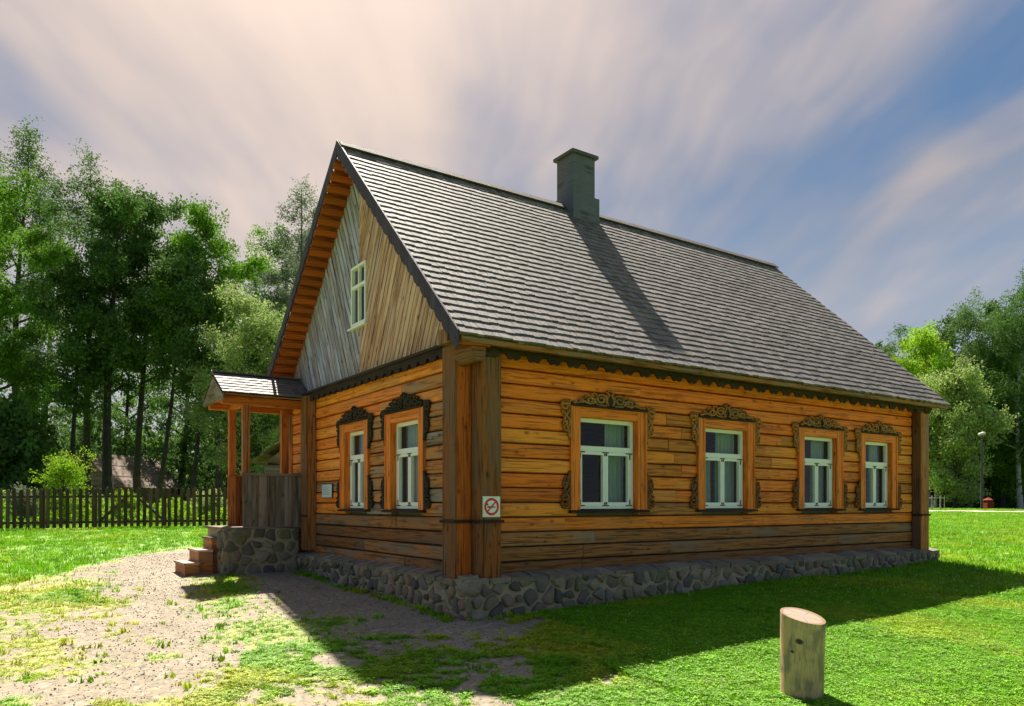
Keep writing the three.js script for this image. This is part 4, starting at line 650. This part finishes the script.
const RTS = [
  ['birch_tree', 'yellow-green birch rising right behind the roof corner', { px: 925, dep: 56, h: HH(318, 56), rad: 3, cb: 0.15, mat: LM.lime, leaf: 'mid', sprays: 1600, limbs: 24, bark: barkB, seed: 51 }],
  ['birch_tree', 'tall pointed birch in the middle of the trees beyond the lawn', { px: 968, dep: 58, h: HH(286, 58), rad: 3, cb: 0.2, mat: LM.birch, leaf: 'fine', sprays: 2000, limbs: 26, hang: 1, bark: barkB, seed: 52 }],
  ['birch_tree', 'tallest dark birch cut by the right edge of the photo', { px: 1020, dep: 54, h: HH(252, 54), rad: 3.2, cb: 0.2, mat: LM.dark, leaf: 'fine', sprays: 2200, limbs: 28, hang: 1.3, tr: 0.2, bark: barkB, seed: 53 }],
  ['willow_tree', 'pale silvery-green rounded willow beside the lamp post', { px: 956, dep: 51, h: HH(362, 51), rad: 2.2, cb: 0.06, mat: LM.willow, leaf: 'mid', sprays: 2300, limbs: 30, seed: 54 }],
  ['birch_tree', 'small bluish birch tip just above the end of the roof', { px: 902, dep: 62, h: HH(322, 62), rad: 3, cb: 0.15, mat: LM.birch, leaf: 'fine', sprays: 1500, limbs: 22, seed: 55 }],
  ['birch_tree', 'bright green slender tree at the right edge behind the red bin', { px: 1004, dep: 56, h: HH(345, 56), rad: 2.4, cb: 0.08, mat: LM.maple, leaf: 'mid', sprays: 1500, limbs: 24, seed: 56 }],
  ['birch_tree', 'dark birch with a white trunk close behind the house corner', { px: 934, dep: 53, h: HH(400, 53), rad: 1.7, cb: 0.4, mat: LM.dark, leaf: 'mid', sprays: 600, limbs: 16, bark: barkB, tr: 0.13, seed: 57 }],
];
for (const [n, l, o] of RTS) tree(n, l, 'tree', RG, o);
[[885, 66, 345], [945, 64, 312], [990, 66, 300], [1045, 60, 270], [1030, 64, 300], [915, 70, 350]].forEach(([px, dep, top], i) => tree('wood_tree', ['back tree showing lowest over the far end of the roof', 'back tree in the gap between the yellow-green birch and the pointed birch', 'back tree straight behind the lamp post', 'back tree whose crown only just enters at the right edge', 'back tree behind the tallest birch at the right edge', 'back tree hidden behind the yellow-green birch by the roof corner'][i], 'tree', 'back trees beyond the lawn', { px, dep, h: HH(top, dep), rad: 3.4, cb: 0.1, mat: i % 2 ? LM.dark : LM.birch, leaf: 'big', sprays: 1300, limbs: 24, seed: 70 + i }));
tree('lime_sapling', 'small sunlit yellow-green sapling just beyond the picket fence', 'sapling', undefined, { px: 64, dep: 26.5, h: 2.5, rad: 0.7, cb: 0.12, mat: LM.lime, leaf: 'mid', ls: 0.42, sprays: 520, limbs: 22, tr: 0.05, rise: 0.7, seed: 90 });
[[22, 25, 1.25, 'silver', 'grey-green spiky shrub beyond the fence left of the sapling'], [128, 27, 1.05, 'lime', 'low sunlit lime shrub showing over the fence gate'], [212, 27.5, 1.1, 'willow', 'pale sunlit shrub showing over the fence beside the porch'], [92, 28, 0.95, 'willow', 'low pale shrub between the sapling and the fence gate']].forEach(([px, dep, h, m, l], i) => tree('garden_shrub', l, 'shrub', undefined, { px, dep, h, rad: 0.55, cb: 0.05, mat: LM[m], leaf: 'mid', ls: 0.4, sprays: 420, limbs: 16, tr: 0.03, rise: 0.5, seed: 95 + i }));
// undergrowth that reads as one mass
function mass(name, label, px0, px1, d0, d1, h, n, mat, sc = 1) {
  const im = new THREE.InstancedMesh(leafGeo.huge, mat, n), mt = new THREE.Matrix4(), q = new THREE.Quaternion(), c = new THREE.Color();
  for (let i = 0; i < n; i++) { const px = rr(px0, px1), d = rr(d0, d1), p = at(px, d), k = fbm(px * 0.03, d * 0.2, 3), y = rnd() ** 1.3 * h * (0.35 + 1.2 * k); p.y = gy(p.x, p.z) + y; q.setFromEuler(new THREE.Euler(rr(-1, 1), rnd() * 6.3, rr(-1, 1))); const s = rr(0.6, 1.1) * sc; mt.compose(p, q, new THREE.Vector3(s, s, s)); im.setMatrixAt(i, mt); const v = rr(0.7, 1.3); c.setRGB(v, v, v); im.setColorAt(i, c); }
  im.name = numbered(name); im.castShadow = im.receiveShadow = true; im.userData = { kind: 'stuff', label, category: 'undergrowth' }; scene.add(im);
}
mass('undergrowth', 'dark leafy undergrowth filling the wood behind the fence', -70, 330, 64, 78, 6.5, 6200, LM.birch);
mass('undergrowth', 'leafy undergrowth at the foot of the trees beyond the lawn', 870, 1080, 56, 72, 6, 3600, LM.birch);
mass('far_forest', 'far treeline behind the left wood', -90, 345, 80, 97, 12, 5200, LM.birch);
mass('far_forest', 'far treeline behind the trees beyond the lawn', 880, 1100, 74, 90, 11, 3400, LM.birch);

mass('tall_grass', 'tall sunlit meadow plants just beyond the picket fence', -80, 330, 25.6, 31, 0.75, 2600, LM.lime, 0.36);
// ---------------------------------------------------------------- right-hand lawn: path, lamp, bin, small fence
{
  const pos = [], P0 = [], N = 24; for (let i = 0; i <= N; i++) { const px = mix(915, 1100, i / N), d = mix(43, 37.5, i / N); for (const w of [0, 3.2]) { const p = at(px, d - w); P0.push([p.x, gy(p.x, p.z) + 0.03, p.z]); } }
  for (let i = 0; i < N; i++) { const a = P0[2 * i], b = P0[2 * i + 1], c = P0[2 * i + 2], d = P0[2 * i + 3]; pos.push(...a, ...b, ...c, ...b, ...d, ...c); }
  const g = new THREE.BufferGeometry(); g.setAttribute('position', new THREE.Float32BufferAttribute(pos, 3)); g.computeVertexNormals();
  const m = new THREE.MeshStandardMaterial({ color: new THREE.Color(0.42, 0.37, 0.31), roughness: 0.95 }); const o = add('path', g, m); o.userData = { kind: 'structure', label: 'pale gravel path crossing the far lawn', category: 'path' };
  const l = thing('street_lamp', 'thin dark lamp post with a flat white lamp head beyond the lawn', 'lamp post'); const b = at(982, 46); l.position.set(b.x, gy(b.x, b.z), b.z); l.rotation.y = -YAW + 1.57;
  const dk = new THREE.MeshStandardMaterial({ color: new THREE.Color(0.03, 0.03, 0.03), roughness: 0.6 }), wh = new THREE.MeshStandardMaterial({ color: new THREE.Color(0.32, 0.32, 0.31), roughness: 0.5 });
  add('pole', new THREE.CylinderGeometry(0.055, 0.085, 4.5, 10).translate(0, 2.25, 0), dk, l); const hd = new THREE.SphereGeometry(0.27, 16, 8); hd.scale(1, 0.36, 0.6); hd.translate(-0.3, 4.58, 0); add('lamp_head', hd, wh, l); add('lamp_head', hd.clone().translate(0.62, 0, 0), wh, l); add('bracket', new THREE.CylinderGeometry(0.03, 0.03, 0.7, 6).rotateZ(1.57).translate(0, 4.48, 0), dk, l);
  const r = thing('litter_bin', 'small red-brown wooden litter bin at the foot of the lamp post', 'bin'); const c = at(988.5, 45.4); r.position.set(c.x, gy(c.x, c.z), c.z); r.rotation.y = -0.6; r.scale.setScalar(0.8);
  const rm = wood('honey', [0.2, 0.11, 0.4], 0.85); for (let i = 0; i < 5; i++) for (const s of [0, 1, 2, 3]) { const o2 = add('slat', bx(-0.25 + i * 0.1, -0.16 + i * 0.1, 0.08, 0.62, 0.23, 0.255, 'y'), rm, r); o2.rotation.y = s * Math.PI / 2; }
  add('bin_roof', new THREE.ConeGeometry(0.42, 0.2, 4).rotateY(0.785).translate(0, 0.83, 0), rm, r); for (const [x, z] of [[-0.2, -0.2], [0.2, -0.2], [-0.2, 0.2], [0.2, 0.2]]) add('leg', bx(x - 0.02, x + 0.02, 0, 0.75, z - 0.02, z + 0.02), rm, r);
  const k = thing('wire_guard', 'low grey tree guard of thin stakes by the house corner', 'tree guard'); const e = at(936, 43.8); k.position.set(e.x, gy(e.x, e.z), e.z); for (let i = 0; i < 6; i++) add('stake', new THREE.CylinderGeometry(0.02, 0.025, 0.85, 6).translate(Math.cos(i * 1.047) * 0.42, 0.42, Math.sin(i * 1.047) * 0.42), M.grey[0], k); add('hoop', new THREE.TorusGeometry(0.42, 0.015, 6, 20).rotateX(1.57).translate(0, 0.7, 0), M.grey[0], k);
}
// ---------------------------------------------------------------- grass, gravel, clover flowers
{
  const blade = (n, h, sp, w, s0) => { const q = seed; seed = s0; const pos = []; for (let i = 0; i < n; i++) { const x = gauss() * sp, z = gauss() * sp, a = rnd() * 6.283, hh = h * rr(0.5, 1.15), bx_ = Math.cos(a) * hh * rr(0.2, 0.8), bz = Math.sin(a) * hh * rr(0.2, 0.8), px = -Math.sin(a) * w, pz = Math.cos(a) * w; const A = [x - px, 0, z - pz], B = [x + px, 0, z + pz], C = [x + bx_ * 0.4 + px * 0.8, hh * 0.62, z + bz * 0.4 + pz * 0.8], D = [x + bx_ * 0.4 - px * 0.8, hh * 0.62, z + bz * 0.4 - pz * 0.8], E = [x + bx_, hh, z + bz]; pos.push(...A, ...B, ...C, ...A, ...C, ...D, ...D, ...C, ...E); } seed = q; const g = new THREE.BufferGeometry(); g.setAttribute('position', new THREE.Float32BufferAttribute(pos, 3)); g.computeVertexNormals(); return g; };
  const gm = leafMat([0.28, 0.475, 0.012], 0.5); gm.roughness = 0.6;
  const tuft = blade(13, 0.05, 0.032, 0.0026, 11), far = blade(12, 0.075, 0.085, 0.0065, 12), weed = blade(16, 0.085, 0.035, 0.006, 13);
  const lists = { tuft: [], far: [], weed: [] }, V = new THREE.Vector3();
  const blocked = (x, z) => (x > -0.24 && x < L + 0.3 && z < 0.27 && z > -6.6) || (x > -2.1 && x < 0 && z < -5.35 && z > -6.5);
  const seen = (x, z, y = 0) => { V.set(x, y, z).sub(EYE); const d = V.dot(FW), u = FPX * V.dot(RT) / d; return d > 3.2 && u > -620 && u < 620; };
  const put = (n, x0, x1, z0, z1, kind, dens) => { for (let i = 0; i < n; i++) { const x = rr(x0, x1), z = rr(z0, z1); if (blocked(x, z) || !seen(x, z)) continue; const fd = (x - EYE.x) * FW.x + (z - EYE.z) * FW.z, fu = 512 + FPX * ((x - EYE.x) * RT.x + (z - EYE.z) * RT.z) / fd, pd = mix(43, 37.5, (fu - 915) / 185); if (fu > 900 && fd < pd + 0.2 && fd > pd - 3.4) continue; const dist = Math.hypot(x - EYE.x, z - EYE.z); if (rnd() > dens(dist)) continue; const c = cover(x, z), g = c > 0.98 ? 1 : isGrass(x, z, c); if (rnd() > g * (c > 0.9 ? 1 : 0.75)) continue; lists[kind].push([x, z, c]); } };
  put(120000, -6, 13, -8, 6.2, 'tuft', (d) => d < 7 ? 1 : d < 13 ? 0.62 : 0); put(130000, -3.2, 9, 0.3, 6.2, 'tuft', (d) => d < 7.5 ? 1 : d < 12 ? 0.7 : 0);
  put(70000, -9, 34, -24, 4, 'far', (d) => d < 11 ? 0.0 : d < 18 ? 1 : d < 30 ? 0.75 : 0.4);
  put(60000, 8, 46, -22, 6, 'far', (d) => d < 11 ? 0.0 : 0.6);
  for (let i = 0; i < 900; i++) { const x = rr(-4.6, 0.6), z = rr(-5.6, 4.2); if (blocked(x, z)) continue; const c = cover(x, z); if (c < 0.2 ? rnd() < 0.06 : c < 0.97 ? rnd() < 0.4 : rnd() < 0.1) lists.weed.push([x, z, c]); }
  for (let i = 0; i < 900; i++) { const k = rnd(); const [x, z] = k < 0.55 ? [rr(-0.42, -0.27), rr(-5, 0.2)] : [rr(-0.2, 10), rr(0.3, 0.42)]; if (rnd() < vn(x * 3, z * 3) * 0.8) lists.weed.push([x, z, 0.7]); }
  const clover = (() => { const q = seed; seed = 77; const pos = []; for (let i = 0; i < 7; i++) { const x = gauss() * 0.035, z = gauss() * 0.035, y = rr(0.018, 0.042), a0 = rnd() * 6; for (let k = 0; k < 3; k++) { const a = a0 + k * 2.094, r = rr(0.009, 0.013), X = (f, g) => [x + Math.cos(a) * r * f - Math.sin(a) * r * g, y + 0.004 * f + rr(-0.002, 0.002), z + Math.sin(a) * r * f + Math.cos(a) * r * g]; const A = X(0, 0), B = X(0.9, 0.55), C = X(1.15, 0), D = X(0.9, -0.55); pos.push(...A, ...C, ...B, ...A, ...D, ...C); } } seed = q; const g = new THREE.BufferGeometry(); g.setAttribute('position', new THREE.Float32BufferAttribute(pos, 3)); g.computeVertexNormals(); return g; })();
  lists.clover = []; put(60000, -3.4, 9, 0.3, 6.2, 'clover', (d) => d < 9 ? 1 : 0.4); put(16000, -6, 1, -5, 4.6, 'clover', () => 0.8);
  const mk = (name, label, geo, list, sy) => { const im = new THREE.InstancedMesh(geo, gm, list.length), mt = new THREE.Matrix4(), q = new THREE.Quaternion(), c = new THREE.Color(); list.forEach(([x, z, cv], i) => { q.setFromEuler(new THREE.Euler(rr(-0.12, 0.12), rnd() * 6.283, rr(-0.12, 0.12))); const s = rr(0.7, 1.35), h = sy * s * (cv > 0.95 ? 0.7 + 0.6 * fbm(x * 0.8, z * 0.8, 3) : rr(0.3, 0.75)); mt.compose(V.set(x, gy(x, z) - 0.004, z), q, new THREE.Vector3(s, h, s)); im.setMatrixAt(i, mt); const y = fbm(x * 0.9 + 8, z * 0.9, 3), dry = sm(0.5, 0.75, y + (cv < 0.9 ? 0.12 : 0)) , v = rr(0.6, 1.35); c.setRGB(v * mix(0.75, cv < 0.9 ? 1.5 : 1.25, dry) * rr(0.9, 1.15), v * mix(0.95, 1.05, dry), v * mix(0.8, 1.7, dry)); im.setColorAt(i, c); }); im.name = name; im.castShadow = im.receiveShadow = true; im.userData = { kind: 'stuff', label, category: 'grass' }; scene.add(im); };
  mk('grass', 'short green grass of the lawn round the house', tuft, lists.tuft, 1); mk('grass_001', 'mown grass of the lawn farther off', far, lists.far, 1); mk('clover', 'small clover leaves growing through the front lawn', clover, lists.clover, 1); mk('weeds', 'leafy weed tufts in the gravel and along the stone footing', weed, lists.weed, 1);
  // gravel
  const pb = new THREE.IcosahedronGeometry(1, 0), pl = []; for (let i = 0; i < 70000; i++) { const x = rr(-6, 0.8), z = rr(-9.5, 4.6); if (blocked(x, z) || !seen(x, z)) continue; const c = cover(x, z); if (c > 0.95 || rnd() < isGrass(x, z, c) * 0.85) continue; if (rnd() > (c < 0.2 ? 0.8 : 0.4)) continue; pl.push([x, z]); }
  const im = new THREE.InstancedMesh(pb, new THREE.MeshStandardMaterial({ color: 0xffffff, roughness: 0.9 }), pl.length), mt = new THREE.Matrix4(), q = new THREE.Quaternion(), c = new THREE.Color();
  pl.forEach(([x, z], i) => { q.setFromEuler(new THREE.Euler(rnd() * 6, rnd() * 6, rnd() * 6)); const s = 0.003 + 0.0085 * rnd() ** 5; mt.compose(V.set(x, gy(x, z) + s * 0.25, z), q, new THREE.Vector3(s * rr(0.8, 1.4), s * 0.7, s)); im.setMatrixAt(i, mt); const v = rr(0.16, 0.36) * (rnd() < 0.1 ? 0.5 : 1); c.setRGB(v, v * 0.84, v * 0.67); im.setColorAt(i, c); });
  im.name = 'gravel'; im.castShadow = im.receiveShadow = true; im.userData = { kind: 'stuff', label: 'loose pale gravel on the bare yard', category: 'gravel' }; scene.add(im);
  // clover heads
  const fl = []; for (let i = 0; i < 2600; i++) { const x = rr(-3.5, 12), z = rr(0.4, 6); if (!blocked(x, z) && seen(x, z) && cover(x, z) > 0.97 && rnd() < vn(x * 1.3, z * 1.3 + 60) * 0.4) fl.push([x, z]); }
  const fm = new THREE.InstancedMesh(new THREE.IcosahedronGeometry(0.0075, 0), new THREE.MeshStandardMaterial({ color: new THREE.Color(0.62, 0.6, 0.55), roughness: 0.9 }), fl.length); fl.forEach(([x, z], i) => { mt.makeTranslation(x, gy(x, z) + rr(0.035, 0.06), z); fm.setMatrixAt(i, mt); });
  fm.name = 'clover_flowers'; fm.castShadow = true; fm.userData = { kind: 'stuff', label: 'white clover heads dotted over the front lawn', category: 'flowers' }; scene.add(fm);
  console.log('grass', lists.tuft.length, lists.far.length, lists.weed.length, 'gravel', pl.length, 'flowers', fl.length);
}
renderer.render(scene, camera);
